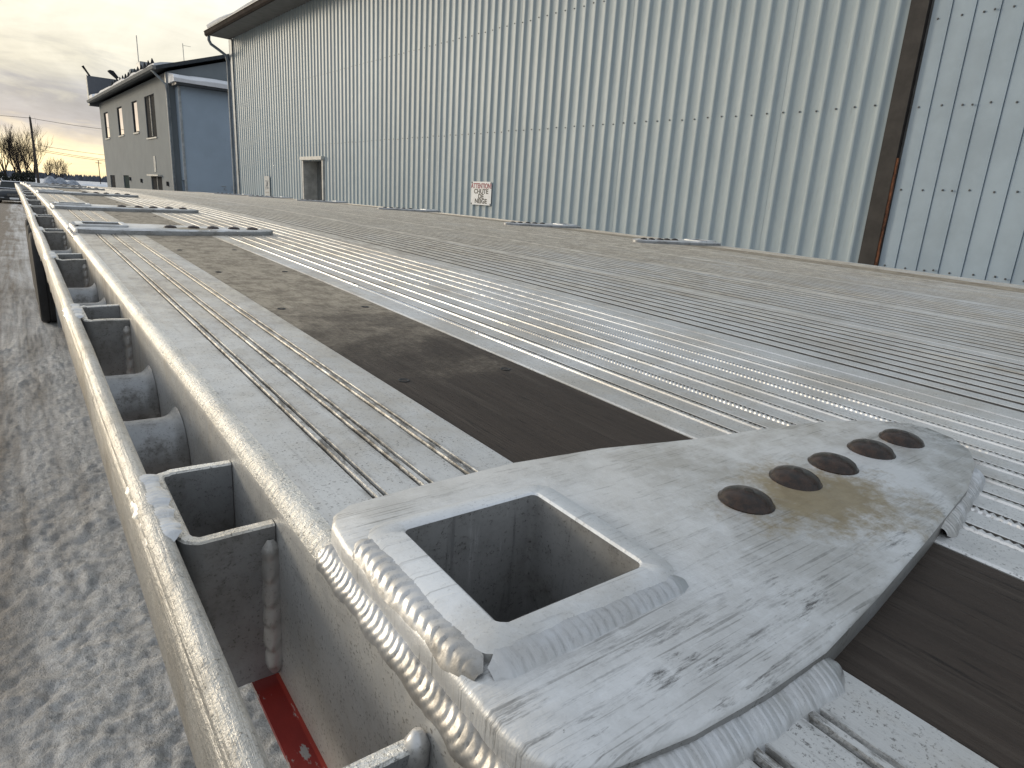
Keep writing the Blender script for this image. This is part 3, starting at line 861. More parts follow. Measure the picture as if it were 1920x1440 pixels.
# darker bluish bay at the near end
RIB2 = [(-.0555, 0), (-.0545, -.012), (-.0515, -.012), (-.0505, .007), (.004, .007), (.050, .0005)]
yb = 2.575 - 6 * PITCH
ip = 0
while yb > -4:
    o = panel_mesh(yb, 6, .0015 * (ip % 2), RIB2).build('bay_panel', M_wallb, ware)
    weldverts(o)
    mb = MB()
    for i in range(6):
        for z in (CZ + 1.574, CZ + .935, CZ + .306, CZ - .32, CZ + 2.2, CZ + 2.85):
            for q in ((-.02, .05) if i % 3 == 0 else (.03,)):
                mb.lathe(hexm, (-.016 if q < .03 else -.004, yb + PITCH * (i + .5) + q, z + rng.uniform(-.006, .006)), 'x', 6)
    kind(mb.build('screws', M_screw, o), 'stuff')
    yb -= PITCH * 6
    ip += 1
M_post = plain('dark_brown_steel', (.040, .035, .032), .6, .1, var=.3)
m, t, b = newmat('rust')
v = N(t, 'ShaderNodeTexCoord').outputs['Object']
n_ = noise(t, scaled(t, v, (40, 40, 12)), 1.0, 6, .75)
setb(t, b, col=mixc(t, mr(t, n_, .35, .65), (.045, .018, .010), (.26, .10, .045)), rough=.85, normal=bump(t, n_, .7, .004))
M_rust = m
MB().box(-.035, .02, 2.600, 2.735, ZB - .3, ZT).build('corner_post', M_post, ware)
mb = MB()
rings = []
for i in range(40):
    z = ZB + (2.15 - ZB) * i / 39
    wj = .012 + .010 * float(vnoise(z * 9, 3.3, 4))
    rings.append([(-.030, 2.5995, z), (-.030, 2.5995 - wj, z), (-.020, 2.5995 - wj - .004, z), (-.018, 2.5995, z)])
mb.loft(rings, True, True).build('rusty_edge', M_rust, ware)
# eave, gutter, roof
M_soffit = plain('soffit', (.22, .215, .205), .95, var=.1, spec=.05)
M_gutter = plain('brown_gutter', (.055, .045, .040), .9, spec=.08)
M_roof = plain('roof_metal', (.20, .21, .22), .5, .3)
YE = 19.95
MB().box(-.56, .0, -4, YE - .02, ZT, ZT + .02).build('soffit', M_soffit, ware)
gp = [(-.56, ZT - .03), (-.60, ZT - .035), (-.635, ZT + .00), (-.64, ZT + .07), (-.65, ZT + .075), (-.65, ZT + .085), (-.55, ZT + .085)]
MB().loft([[(x, y, z) for x, z in gp] for y in (-4, 4, 12, YE)], True, True).build('gutter', M_gutter, ware)
sl = .22
MB().loft([[(-.60, y, ZT + .09), (9, y, ZT + .09 + 9.6 * sl), (9, y, ZT + .14 + 9.6 * sl), (-.60, y, ZT + .13)] for y in (-4, YE)], True, True).build('roof', M_roof, ware)
mb = MB(); rings = []
for y in np.arange(-4, YE - .05, .25):
    e = float(fnoise(y * 1.1, 2.2, 31, 3)); th_ = .07 + .10 * e; xo = -.63 + .10 * float(vnoise(y * .8, 5, 6))
    rings.append([(xo, y, ZT + .135), (xo - .02, y, ZT + .135 + th_ * .5), (xo + .07, y, ZT + .15 + th_), (3, y, ZT + .14 + 3.6 * sl + th_), (9, y, ZT + .15 + 9.6 * sl + th_), (9, y, ZT + .135 + 9.6 * sl)])
mb.loft(rings, True, True).build('roof_snow', M_snow, ware)
# end wall and back so the hall is a closed volume
MB().box(.0, 12, 19.66, 19.70, ZB - .3, ZT).box(.02, .06, -4, 2.60, ZB - .3, ZT).box(.02, .06, 2.60, DOOR[0], ZB - .3, ZT).box(.02, .06, DOOR[0], DOOR[1], DOOR[2], ZT).box(.02, .06, DOOR[1], 19.66, ZB - .3, ZT).build('inner_wall', plain('liner', (.15, .15, .15), .8), ware)
M_trimb = plain('corner_trim_blue', (.20, .235, .27), .5, .1)
MB().box(-.05, .0, 19.665, 19.86, ZB - .3, ZT - .02).box(-.055, .12, 19.86, 19.875, ZB - .3, ZT - .02).build('corner_trim', M_trimb, ware)
mb = MB().tube([(-.56, YE - .12, ZT - .02), (-.56, YE - .10, ZT - .12), (-.50, YE - .05, ZT - .20), (-.30, YE - .02, ZT - .30), (-.12, YE, ZT - .40), (-.08, YE, ZT - .55), (-.08, YE, ZT - 2.5), (-.08, YE, ZB - .2)], .038, 10)
mb.build('downspout', M_trimb, ware)
# doorway
M_frame = plain('door_frame', (.48, .48, .46), .5)
M_doord = plain('door_dark', (.075, .08, .082), .4)
dj = .05
for ya, yc in ((DOOR[0] - .01, DOOR[0] + dj), (DOOR[1] - dj, DOOR[1] + .01)):
    MB().box(-.045, .30, ya, yc, ZB - .3, DOOR[2] + .02).build('door_jamb', M_frame, ware)
MB().box(-.09, .30, DOOR[0] - .03, DOOR[1] + .03, DOOR[2] + .02, DOOR[2] + .09).build('door_head', M_frame, ware)
dl = MB().bbox(.22, .26, DOOR[0] + dj, DOOR[1] - dj - .35, ZB - .3, DOOR[2] + .015, .004).build('door_leaf', M_doord, ware)
MB().box(.20, .222, DOOR[0] + .45, DOOR[0] + .47, ZB + .4, DOOR[2] - .1).build('door_edge_strip', M_frame, dl)
MB().tube([(.20, DOOR[0] + .58, ZB + 1.0), (.16, DOOR[0] + .58, ZB + 1.0), (.16, DOOR[0] + .45, ZB + 1.0)], .012, 8).build('door_handle', M_steel, dl)
MB().box(.28, .30, DOOR[1] - dj - .36, DOOR[1] - dj, ZB - .3, DOOR[2] + .015).build('door_side_panel', plain('door_side', (.16, .17, .17), .5), ware)

# ------------------------------------------------------------------ signs on the wall
def text_mesh(body, size, mat, sx=1.0, extr_=.0006):
    cv = bpy.data.curves.new('text', 'FONT')
    cv.body = body; cv.size = size; cv.align_x = 'CENTER'; cv.extrude = extr_; cv.offset = size * .028
    to = bpy.data.objects.new('text', cv); COL.objects.link(to)
    bpy.context.view_layer.update()
    me = bpy.data.meshes.new_from_object(to.evaluated_get(bpy.context.evaluated_depsgraph_get()))
    bpy.data.objects.remove(to); bpy.data.curves.remove(cv)
    for vv in me.vertices:
        vv.co.x *= sx
    me.materials.clear(); me.materials.append(mat)
    return me
M_signw = plain('sign_white', (.86, .87, .88), .45, var=.06, scale=14)
M_ink = plain('sign_black', (.015, .015, .016), .5)
M_inkr = plain('sign_red', (.30, .03, .06), .5, var=.35, scale=60)
def wall_frame(y, out, z):
    # world position of a point on the warehouse wall
    c_, s_ = math.cos(TH), math.sin(TH)
    X, Y = -out, y
    return (6 + c_ * X - s_ * Y, s_ * X + c_ * Y, z)
RS = (R(90), 0, TH - R(90))
sg = thing('warning_sign', 'small white snow-fall warning sign with red and black lettering on the corrugated wall', 'sign', wall_frame(8.30, .034, CZ - .05), RS)
rq = rsq(-.25, .25, 0, .335, .02)
mb = MB().loft([[(x, y, 0) for x, y in rq], [(x, y, .004) for x, y in rq]], True, True)
mb.build('sign_board', M_signw, sg)
tm_ = text_mesh('ATTENTION!', .100, M_inkr, .86); obj('lettering', tm_, sg, (0, .240, .0050))
for body, yy in (('CHUTE', .165), ('DE', .095), ('NEIGE', .025)):
    obj('lettering', text_mesh(body, .090, M_ink, 1.22), sg, (0, yy, .0050))
bolt = MB().lathe([(.012, 0), (.012, .004), (.006, .006), (0, .006)], (0, 0, 0), 'z', 8).mesh('bolt', M_screw)
for bx_ in (-.235, .235):
    for by_ in (.015, .32):
        obj('bolt', bolt, sg, (bx_, by_, .004))
sg2 = thing('wall_notice', 'weathered pale notice low on the wall at the far end, left of the doorway', 'sign', wall_frame(17.45, .034, CZ - .19), RS)
MB().loft([[(x, y, 0) for x, y in rsq(-.19, .19, 0, .48, .02)], [(x, y, .004) for x, y in rsq(-.19, .19, 0, .48, .02)]], True, True).build('sign_board', plain('notice_grey', (.46, .48, .49), .6, var=.2, scale=20), sg2)
M_faded = plain('faded_print', (.30, .31, .32), .6)
for q in range(5):
    a = R(30 + 55 * q)
    mb = MB().tube([(-.11 + .03 * q, .16 + .05 * (q % 3), .005), (.02 + .02 * q, .30 - .03 * q, .005), (.12 - .05 * q, .38 - .06 * (q % 2), .005)], .006, 4)
    mb.build('faded_mark', M_faded, sg2)
MB().box(-.14, .14, .07, .10, .004, .006).build('faded_mark', M_faded, sg2)

# ================================================================== OFFICE BUILDING beyond the warehouse
office = thing('office_building', 'grey two-storey building with four tall upper windows and snowy eave beyond the warehouse', 'building', (6, 0, 0), (0, 0, TH))
M_stucco = plain('grey_stucco', (.21, .235, .25), .8, var=.07, scale=1.2, bscale=40, bmp=.3)
M_glass, tt, bb = newmat('window_glass')
setb(tt, bb, col=(.95, .95, .92), rough=.03, metal=1.0)
M_wdark = plain('window_frame_dark', (.04, .042, .045), .95, spec=.05)
M_sill = plain('sill_pale', (.55, .54, .50), .6)
OY0, OY1, OZ = 27.1, 42.3, CZ + 3.72
GZ = CZ - 2.2
wins = [(39.95, 41.15, CZ + 1.96, CZ + 3.20), (36.15, 37.38, CZ + 1.96, CZ + 3.20), (32.72, 33.80, CZ + 1.95, CZ + 3.20), (29.46, 31.20, CZ + 1.65, CZ + 3.20)]
lows = [(39.75, 41.15, GZ, CZ + .16), (36.02, 37.38, GZ, CZ + .18), (29.27, 31.20, GZ, CZ + .17)]
def wall_with_openings(x, y0, y1, z0, z1, ops, depth):
    ysb = sorted({y0, y1, *[o[0] for o in ops], *[o[1] for o in ops]}); zsb = sorted({z0, z1, *[o[2] for o in ops], *[o[3] for o in ops]})
    mb = MB()
    for i in range(len(ysb) - 1):
        for j in range(len(zsb) - 1):
            ym, zm = (ysb[i] + ysb[i + 1]) / 2, (zsb[j] + zsb[j + 1]) / 2
            if any(o[0] < ym < o[1] and o[2] < zm < o[3] for o in ops):
                continue
            mb.face([(x, ysb[i], zsb[j]), (x, ysb[i + 1], zsb[j]), (x, ysb[i + 1], zsb[j + 1]), (x, ysb[i], zsb[j + 1])])
    for o in ops:
        a, bq, c_, d_ = o
        mb.face([(x, a, c_), (x, a, d_), (x + depth, a, d_), (x + depth, a, c_)])
        mb.face([(x, bq, c_), (x, bq, d_), (x + depth, bq, d_), (x + depth, bq, c_)])
        mb.face([(x, a, d_), (x, bq, d_), (x + depth, bq, d_), (x + depth, a, d_)])
        mb.face([(x, a, c_), (x, bq, c_), (x + depth, bq, c_), (x + depth, a, c_)])
    return mb
mb = wall_with_openings(0, OY0, OY1, GZ - .3, OZ, wins + lows, .06)
RZ = CZ + 5.35
mb.face([(0, OY0, GZ - .3), (0, OY0, OZ), (5.0, OY0, RZ), (10, OY0, OZ), (10, OY0, GZ - .3)])
mb.face([(0, OY1, GZ - .3), (0, OY1, OZ), (5.0, OY1, RZ), (10, OY1, OZ), (10, OY1, GZ - .3)])
mb.face([(10, OY0, GZ - .3), (10, OY1, GZ - .3), (10, OY1, OZ), (10, OY0, OZ)])
mb.build('wall', M_stucco, office)
for i, (a, bq, c_, d_) in enumerate(wins):
    wn = MB().box(.03, .06, a, a + .05, c_, d_).box(.03, .06, bq - .05, bq, c_, d_).box(.03, .06, a, bq, d_ - .05, d_).box(.03, .06, a, bq, c_, c_ + .05).build('window', M_wdark, office)
    if i == 3:
        # near window: dark blind half, sash bar, dark pane
        MB().box(.045, .05, a + .05, bq - .05, c_ + .05, d_ - .05).build('pane', plain('dark_pane', (.03, .033, .036), .9, spec=.1), wn)
        MB().box(.01, .04, (a + bq) / 2 - .02, (a + bq) / 2 + .03, c_ + .05, d_ - .05).build('mullion', M_sill, wn)
    else:
        MB().box(.045, .05, a + .05, bq - .05, c_ + .05, d_ - .05).build('pane', M_glass, wn)
    MB().box(-.04, .10, a - .03, bq + .03, c_ - .05, c_).build('sill', M_sill, wn)
M_green = plain('door_green', (.035, .055, .055), .95, spec=.05)
for i, (a, bq, c_, d_) in enumerate(lows):
    dr = MB().box(.045, .058, a, bq, c_, d_).build('door', M_green if i == 1 else M_wdark, office)
    if i == 2:
        MB().box(.02, .045, (a + bq) / 2 - .02, (a + bq) / 2 + .02, c_, d_).build('door_mullion', M_frame, dr)
        MB().box(-.15, .0, a - .05, bq + .05, d_ + .02, d_ + .08).build('door_canopy', M_sill, dr)
# small upright plate and marks
MB().box(-.02, -.002, 30.05, 30.40, CZ + .35, CZ + .95).build('wall_plate', plain('plate_pale', (.34, .36, .36), .6, var=.4, scale=9), office)
for (a, z) in ((35.5, -.05), (33.0, -.10), (28.2, -.15)):
    MB().box(-.06, 0, a, a + .15, CZ + z, CZ + z + .16).build('meter_box', M_wdark, office)
# roof
M_roofd = plain('roof_dark', (.028, .035, .042), .6)
for s_ in (0, 1):
    f_ = (lambda x: x) if s_ == 0 else (lambda x: 10 - x)
    mb = MB().loft([[(f_(-.40), y, OZ - .02), (f_(5.0), y, RZ + .11), (f_(5.0), y, RZ + .22), (f_(-.40), y, OZ + .10)] for y in (OY0 - .25, OY1 + .2)], True, True)
    rf = mb.build('roof', M_roofd, office)
    if s_ == 0:
        mb = MB(); rings = []
        for y in np.arange(OY0 - .1, OY1 + .1, .2):
            th_ = .05 + .10 * float(vnoise(y * 1.3, 2, 8)) + (.12 if y > 41 else 0)
            z0 = OZ + .105
            rings.append([(-.42, y, z0), (-.43, y, z0 + th_), (-.2, y, z0 + .07 + th_), (.25, y, z0 + .19 + th_ * .3), (.25, y, z0 + .17)])
        mb.loft(rings, True, True).build('eave_snow', M_snow, rf)
        for q in range(14):
            y = OY0 + .25 + q * .62
            MB().loft([[(-.44, y, OZ + .10), (-.28, y, OZ + .12), (-.28, y + .26, OZ + .12), (-.44, y + .26, OZ + .10)], [(-.38, y + .11, OZ + .40), (-.36, y + .11, OZ + .40), (-.36, y + .15, OZ + .40), (-.38, y + .15, OZ + .40)]], True, True).build('snow_guard', M_wdark, rf)
MB().loft([[(-.40, y, OZ - .02), (-.50, y, OZ + .0), (-.52, y, OZ + .10), (-.40, y, OZ + .10)] for y in (OY0 - .25, OY1 + .2)], True, True).build('gutter', plain('gutter_pale', (.26, .27, .27), .85, spec=.1), office)
MB().box(-.08, .0, OY0 - .06, OY0 + .08, GZ, OZ - .05).build('corner_trim', plain('trim_pale', (.36, .38, .38), .5), office)
MB().tube([(-.45, OY0 + .2, OZ), (-.40, OY0, OZ - .12), (-.10, OY0 - .12, OZ - .45), (-.08, OY0 - .12, OZ - .7), (-.08, OY0 - .12, GZ)], .04, 8).build('downspout', plain('spout_grey', (.22, .25, .27), .5), office)
# raised sign wall at the far end with two lamps
M_sw = plain('sign_wall_grey', (.13, .14, .16), .7, var=.06)
sw = MB().box(-.37, 2.2, 42.52, 42.85, CZ + 3.60, CZ + 5.05).build('sign_wall', M_sw, office)
MB().box(-.40, -.372, 42.50, 42.87, CZ + 3.62, CZ + 5.07).build('edge_trim', M_sill, sw)
MB().tube([(-.22, 42.7, CZ + 5.05), (-.34, 42.7, CZ + 5.25), (-.50, 42.68, CZ + 5.50)], [.05, .045, .06], 8).build('lamp_arm', M_wdark, office)
lm = MB().tube([(.98, 42.6, CZ + 5.0), (.98, 42.6, CZ + 5.16)], .04, 6).build('flood_lamp', M_wdark, office)
MB().loft([[(.95, 42.5, CZ + 5.12), (1.08, 42.5, CZ + 5.16), (1.08, 42.75, CZ + 5.16), (.95, 42.75, CZ + 5.12)], [(.66, 42.5, CZ + 5.36), (.86, 42.5, CZ + 5.46), (.86, 42.75, CZ + 5.46), (.66, 42.75, CZ + 5.36)], [(.60, 42.5, CZ + 5.44), (.70, 42.5, CZ + 5.49), (.70, 42.75, CZ + 5.49), (.60, 42.75, CZ + 5.44)]], True, True).build('lamp_head', M_wdark, lm)
# roof vents and antennas
MB().bbox(.80, 1.35, 35.6, 36.4, CZ + 4.1, CZ + 5.15, .03).build('roof_vent', plain('vent_grey', (.25, .26, .27), .5, .3), office)
MB().bbox(.65, 1.10, 36.9, 37.4, CZ + 4.0, CZ + 4.95, .03).build('roof_vent', M_stucco, office)
MB().tube([(1.6, 40, CZ + 4.3), (1.6, 40, CZ + 6.95)], .022, 6).build('antenna', M_sill, office)
an = MB().tube([(2.52, 35, CZ + 4.5), (2.50, 35, CZ + 6.1)], .016, 6).build('antenna', M_sill, office)
MB().tube([(2.50, 35, CZ + 6.02), (2.82, 34.9, CZ + 6.0)], .008, 5).build('antenna_bar', M_sill, an)

# annex in front of the office gable
annex = thing('annex_building', 'blue-grey windowless annex with a snow-covered eave between warehouse and office', 'building', (6, 0, 0), (0, 0, TH))
M_annex = plain('annex_blue', (.37, .46, .56), .75, var=.06, scale=1.0, bscale=30, bmp=.2)
AY = 26.5
ad = (26.62, 27.05, GZ, CZ + .10)
mb = wall_with_openings(.2, AY, 27.095, GZ - .3, CZ + 3.30, [ad], .2)
mb.face([(.2, AY, GZ - .3), (7, AY, GZ - .3), (7, AY, CZ + 3.30), (.2, AY, CZ + 3.30)])
mb.build('wall', M_annex, annex)
MB().box(.36, .40, ad[0], ad[1], ad[2], ad[3]).build('door', M_wdark, annex)
MB().box(.17, .24, AY - .03, AY + .04, GZ, CZ + 3.28).build('corner_trim', plain('annex_trim', (.34, .37, .39), .5), annex)
MB().box(.05, 7, AY - .30, AY + .5, CZ + 3.24, CZ + 3.32).build('gutter', plain('gutter_dark', (.035, .04, .045), .5), annex)
mb = MB(); rings = []
for x in np.arange(-.02, 7, .2):
    e_ = .05 * float(vnoise(x * 2, 1, 4))
    rings.append([(x, AY - .32, CZ + 3.325), (x, AY - .34, CZ + 3.42 + e_), (x, AY - .26, CZ + 3.52 + e_), (x, AY + .57, CZ + 3.66 + e_), (x, AY + .57, CZ + 3.325)])
mb.loft(rings, True, True).build('roof_snow', M_snow, annex)
M_chalk = plain('chalk_mark', (.42, .45, .48), .8)
for (x, z, fl) in ((1.52, -.10, 1), (1.82, -.10, -1)):
    MB().tube([(x - .10 * fl, AY - .004, CZ + z + .06), (x + .06 * fl, AY - .004, CZ + z + .08), (x - .03 * fl, AY - .004, CZ + z - .05), (x + .08 * fl, AY - .004, CZ + z - .06)], .016, 5).build('painted_mark', M_chalk, annex)

# ================================================================== YARD AND BACKGROUND
M_bark = plain('bark', (.045, .037, .032), .95, var=.3, spec=.05)
def bare_tree(name, label, x, y, h, seed, group, spread=.55, levels=6):
    r_ = random.Random(seed)
    z0 = float(ground_z(np.array(x), np.array(y)))
    root = thing(name, label, 'tree', (x, y, z0), (0, 0, 0), group)
    trunk = MB(); tw = MB()
    def grow(p, d, L, rad, lev):
        pts = [p]; n = 4; q = p; dd = d
        for i in range(n):
            dd = (dd + Vector((r_.uniform(-1, 1), r_.uniform(-1, 1), r_.uniform(-.3, .7))) * .13).normalized()
            q = q + dd * (L / n); pts.append(q)
        (trunk if lev == 0 else tw).tube(pts, [rad * (1 - .5 * i / n) for i in range(n + 1)], 6 if lev == 0 else (4 if lev < 3 else 3), cap=False)
        if lev >= levels:
            return
        nb = r_.choice((2, 3, 3)) + (2 if lev == 0 else (1 if lev == 1 else 0)) - (1 if lev > 4 else 0)
        for i in range(nb):
            tpos = r_.uniform(.45, 1.0) if i else 1.0
            bp = pts[min(n, int(tpos * n))]
            a = r_.uniform(0, 2 * math.pi); sp_ = spread * r_.uniform(.5, 1.15) * (.5 if i == 0 else 1)
            side = Vector((math.cos(a), math.sin(a), 0))
            nd = (dd * math.cos(sp_) + side * math.sin(sp_) + Vector((0, 0, .12))).normalized()
            grow(bp, nd, L * r_.uniform(.64, .86), max(.011, rad * .5 * r_.uniform(.8, 1.05)), lev + 1)
    grow(Vector((0, 0, -.1)), Vector((r_.uniform(-.06, .06), 0, 1)), h * .25, h * .018, 0)
    trunk.build('trunk', M_bark, root); tw.build('crown', M_bark, root)
TG = 'bare trees beside the hedge at the left edge'
tl = ['tall bare tree nearest the utility pole on its left side', 'bare tree set back behind the gap second from the utility pole', 'third bare tree left of the utility pole, above the dark hedge', 'fourth bare tree left of the utility pole, slightly shorter', 'bare tree at the very left edge of the picture, farthest from the pole']
for i, (x, y, h) in enumerate([(2.25, 112, 10.2), (1.9, 118, 9.0), (1.35, 108, 9.8), (.55, 115, 8.9), (-.4, 108, 9.8)]):
    bare_tree('bare_tree', tl[i], x, y, h, 40 + i, TG, spread=.42)
bare_tree('bare_tree', 'wide low bare tree right of the utility pole against the yellow sky', 6.1, 128, 6.6, 71, None, spread=.62)
bare_tree('bare_tree', 'slim young bare tree just right of the utility pole', 4.6, 124, 5.4, 75, None, spread=.40, levels=5)
# hedge
m_h = plain('hedge_green', (.018, .022, .014), .9, var=.5, scale=3)
hd = thing('evergreen_hedge', 'low dark evergreen hedge beneath the bare trees at the left edge', 'hedge', (-3, 104, CZ - 2.1))
mb = MB(); rh = random.Random(12)
for i in range(9000):
    x = rh.uniform(-9, 5.4); yv = rh.uniform(-.9, .9); z = rh.random() ** .8 * (1.95 + .3 * math.sin(x * 1.7) + .2 * math.sin(x * 4.1))
    a = rh.uniform(0, 6.3); L = rh.uniform(.08, .22); tz = rh.uniform(-.28, .30)
    dx_, dy_ = math.cos(a) * L, math.sin(a) * L
    mb.face([(x - dy_ * .4, yv + dx_ * .4, z), (x + dx_, yv + dy_, z + tz), (x + dy_ * .4, yv - dx_ * .4, z + rh.uniform(-.2, .2))])
mb.build('foliage', m_h, hd, 0)
mb = MB()
for i in range(18):
    mb.tube([(-8.8 + i * .8, 0, -.1), (-8.8 + i * .8, .05, 1.5)], .05, 5)
mb.build('stems', M_bark, hd)
# utility pole and wires
M_pole = plain('pole_wood', (.055, .045, .038), .9)
pl = thing('utility_pole', 'tall dark wooden utility pole beside the bare trees', 'utility pole', (2.62, 100, CZ - 2.1))
MB().tube([(0, 0, 0), (0, 0, 8.5)], [.17, .11], 10).build('pole', M_pole, pl)
MB().box(-.12, .12, -.25, -.10, 7.2, 7.8).build('transformer_bracket', M_pole, pl)
MB().lathe([(.05, 8.48), (.05, 8.6), (.03, 8.7), (0, 8.7)], (0, 0, 0), 'z', 8).build('insulator', M_sill, pl)
pw = thing('overhead_wires', 'thin overhead power wires running from the utility pole', 'wires', (2.62, 100, CZ - 2.1))
for zt, dzr in ((8.40, 8.25), (5.45, 4.95), (5.0, 4.25), (4.8, 4.1)):
    for (xe, ye) in ((14, 3), (-30, -4)):
        if zt < 8 and xe < 0:
            continue
        pts = []
        for i in range(15):
            s_ = i / 14
            pts.append((xe * s_, ye * s_, zt + (dzr - zt) * s_ * (xe / 7 if xe > 0 else 1.0) * .5 - 1.0 * s_ * (1 - s_)))
        MB().tube(pts, .022, 4).build('wire', M_pole, pw)
p2 = thing('thin_mast', 'thin distant pole on the horizon just left of the office building', 'pole', (13.6, 150, CZ - 2.1))
MB().tube([(0, 0, 0), (0, 0, 5.2)], .07, 6).build('mast', M_pole, p2)
MB().box(-.5, .5, -.04, .04, 4.7, 4.8).build('mast_bar', M_pole, p2)
# snow mounds beyond the trailer
M_mound = plain('mound_snow', (.30, .33, .38), .8, var=.5, scale=1.4, bscale=5, bmp=.6, bdist=.1)
ml = ['grey-blue rounded snow heap just right of the utility pole foot', 'middle one of three grey-blue rounded snow heaps beyond the trailer', 'lowest and rightmost grey-blue snow heap beyond the trailer']
for i, (x, y, rx, h) in enumerate([(3.5, 92, .9, 1.95), (4.5, 92.5, .95, 1.85), (5.6, 92, 1.0, 1.65)]):
    mb = MB(); rr2 = random.Random(90 + i); rings = []
    for a in range(0, 7):
        f_ = a / 6 * math.pi / 2
        rings.append([(rx * math.cos(f_) * math.cos(q) * (1 + rr2.uniform(-.1, .1)), 1.1 * math.cos(f_) * math.sin(q), h * math.sin(f_) * (1 + rr2.uniform(-.05, .05)) - .05) for q in [2 * math.pi * k / 18 for k in range(18)]])
    o = mb.loft(rings, True, True).build('snow_heap', M_mound, None, 60, (x, y, CZ - 2.1))
    tag(o, ml[i], 'snow heap', 'snow heaps beyond the trailer')
# far low woods on the horizon
mb = MB(); rt = random.Random(4)
for i in range(1500):
    x = rt.uniform(-80, 160); yv = rt.uniform(380, 420); h = rt.uniform(1.2, 3.2)
    mb.loft([[(x - .8, yv, 0), (x + .8, yv, 0), (x, yv + .9, 0)], [(x - .6, yv, h * .6), (x + .6, yv, h * .6), (x, yv + .6, h * .6)], [(x - .1, yv, h), (x + .1, yv, h), (x, yv + .1, h)]], True, True)
o = mb.build('distant_woods', plain('far_wood', (.10, .11, .135), .9, var=.2, scale=.1), None, 0, (0, 0, CZ - 2.1))
kind(o, 'stuff'); tag(o, 'thin dark line of distant woods on the horizon', 'woods')
mb = MB()
for (x, y, sx_, sy_, lb_) in ((9.0, 118, 1.7, 1.2, 'larger white snow bank in the distance beside the grey heaps'), (11.2, 122, 1.4, 1.0, 'smaller white snow bank in the distance next to the office building')):
    mb = MB(); rings = []
    for a in range(0, 6):
        f_ = a / 5 * math.pi / 2
        rings.append([(sx_ * math.cos(f_) * math.cos(q), sy_ * math.cos(f_) * math.sin(q), 1.15 * math.sin(f_)) for q in [2 * math.pi * k / 16 for k in range(16)]])
    o = mb.loft(rings, True, True).build('snow_bank', M_snow, None, 60, (x, y, CZ - 2.1))
    tag(o, lb_, 'snow bank', 'white snow banks in the distance')

# ------------------------------------------------------------------ parked car facing the camera
car = thing('parked_car', 'dark parked car facing the camera at the left edge beyond the trailer', 'car', (.02, 57.2, CZ - 2.1))
M_paint, tt, bb = newmat('car_paint')
setb(tt, bb, col=(.022, .027, .036), rough=.3, metal=.2, coat=.4)
M_cg, tt, bb = newmat('car_glass')
setb(tt, bb, col=(.012, .018, .018), rough=.35, spec=.25)
M_chrome = plain('car_chrome', (.6, .6, .6), .25, .9, var=.1)
M_lens, tt, bb = newmat('headlight_lens')
setb(tt, bb, col=(.75, .76, .78), rough=.12, spec=.8)
def cs(y, w_, zt, zb_):
    h = [(w_ * .35, zt + .02), (w_ * .72, zt), (w_ * .93, zt - .06), (w_ * .995, zt - .18), (w_, zt - .35), (w_ * .97, zb_ + .1), (w_ * .88, zb_)]
    return [(x, y, z) for x, z in h] + [(-x, y, z) for x, z in h[::-1]]
st_ = [(0, .62, .66, .34), (.05, .78, .76, .24), (.18, .86, .84, .20), (.6, .905, .91, .19), (1.1, .92, .97, .19), (1.4, .925, .99, .19), (3.4, .925, 1.0, .19), (4.1, .90, .98, .22), (4.35, .85, .92, .28), (4.45, .74, .80, .38)]
MB().loft([cs(*s_) for s_ in st_], True, True).build('body', M_paint, car, 40)
def cab(y, wb, wt, zb_, zt):
    return [(wb, y, zb_), (wt + (wb - wt) * .35, y, zb_ + (zt - zb_) * .65), (wt, y, zt - .03), (wt * .7, y, zt), (-wt * .7, y, zt), (-wt, y, zt - .03), (-wt - (wb - wt) * .35, y, zb_ + (zt - zb_) * .65), (-wb, y, zb_)]
MB().loft([cab(1.80, .80, .60, .96, 1.40), cab(2.0, .82, .62, .97, 1.44), cab(3.2, .82, .62, .97, 1.45), cab(3.7, .80, .58, .97, 1.38), cab(4.15, .74, .52, .95, 1.02)], True, True).build('roof', M_paint, car, 40)
MB().face([(-.76, 1.10, .985), (.76, 1.10, .985), (.60, 1.76, 1.385), (-.60, 1.76, 1.385)]).face([(-.76, 1.10, .985), (-.60, 1.76, 1.385), (-.79, 1.80, .97)]).face([(.76, 1.10, .985), (.60, 1.76, 1.385), (.79, 1.80, .97)]).build('windshield', M_cg, car)
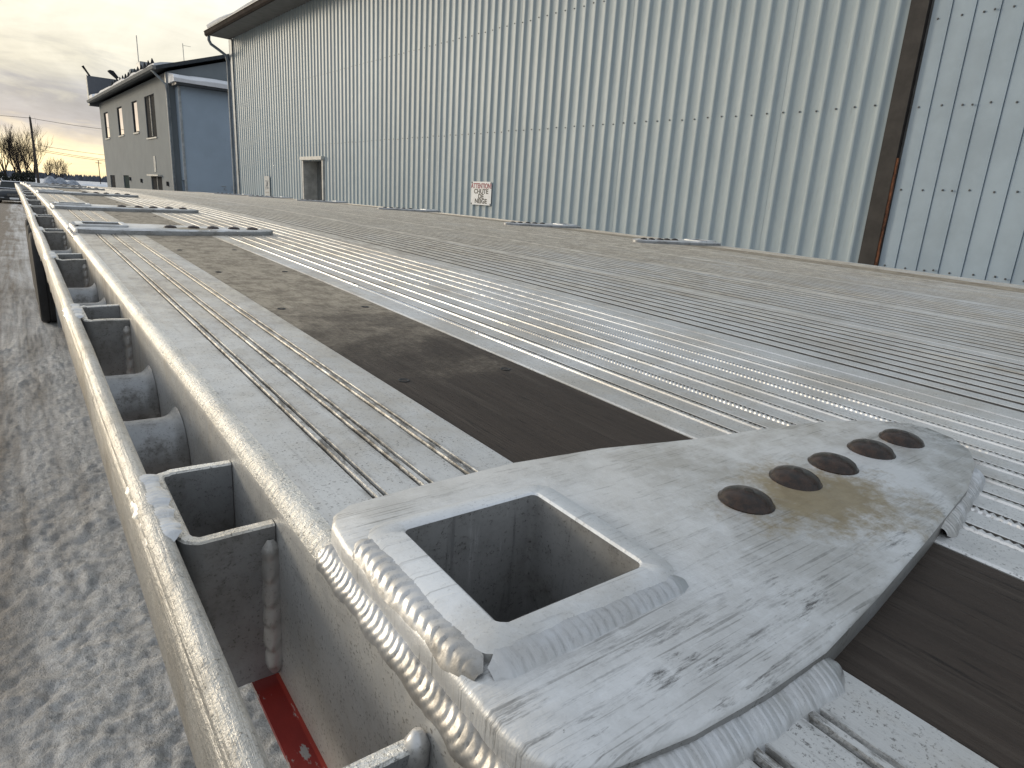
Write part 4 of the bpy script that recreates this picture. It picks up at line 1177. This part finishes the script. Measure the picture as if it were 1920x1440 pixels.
for s_ in (-1, 1):
    MB().tube([(s_ * .79, 1.08, .985), (s_ * .62, 1.76, 1.40), (s_ * .64, 2.2, 1.45)], .028, 6).build('roof_pillar', M_chrome, car)
    MB().loft([[(s_ * .40, .055, .60), (s_ * .80, .17, .62), (s_ * .80, .17, .74), (s_ * .45, .055, .72)], [(s_ * .40, .035, .61), (s_ * .79, .14, .63), (s_ * .79, .14, .73), (s_ * .45, .035, .71)]], True, True).build('headlight', M_lens, car)
    MB().bbox(min(s_ * .93, s_ * 1.10), max(s_ * .93, s_ * 1.10), 1.45, 1.56, 1.0, 1.13, .02).build('mirror', M_paint, car)
    MB().bbox(min(s_ * .55, s_ * .75), max(s_ * .55, s_ * .75), -.01, .08, .34, .42, .01).build('fog_light', M_lens, car)
gr_ = MB().bbox(-.38, .38, -.012, .05, .48, .70, .01).build('grille', M_rubber, car)
for q in range(3):
    MB().box(-.37, .37, -.022, -.010, .52 + .06 * q, .535 + .06 * q).build('grille_bar', M_chrome, gr_)
MB().bbox(-.80, .80, -.03, .12, .24, .40, .03).build('bumper', M_dark, car)
MB().box(-.26, .26, -.045, -.031, .30, .42).build('number_plate', M_signw, car)
MB().loft([[(-.72, 1.06, .992), (.72, 1.06, .992), (.72, 1.15, 1.02), (-.72, 1.15, 1.02)], [(-.72, 1.05, 1.012), (.72, 1.05, 1.012), (.72, 1.15, 1.035), (-.72, 1.15, 1.035)]], True, True).build('hood_snow', M_snow, car)
MB().bbox(-.60, .60, 1.85, 3.5, 1.43, 1.475, .02).build('roof_snow', M_snow, car)
ct = MB().lathe([(.20, -.09), (.27, -.10), (.325, -.08), (.335, -.04), (.335, .04), (.325, .08), (.27, .10), (.20, .09)], (0, 0, 0), 'x', 24, cap=False).mesh('tyre', M_rubber)
cri = MB().lathe([(.21, -.085), (.19, -.06), (.08, -.07), (0, -.075)], (0, 0, 0), 'x', 20).mesh('rim', M_chrome)
for s_ in (-1, 1):
    for yw in (.85, 3.6):
        o = obj('wheel', ct, car, (s_ * .83, yw, .335), (0, 0, 0 if s_ < 0 else math.pi))
        obj('rim', cri, o)
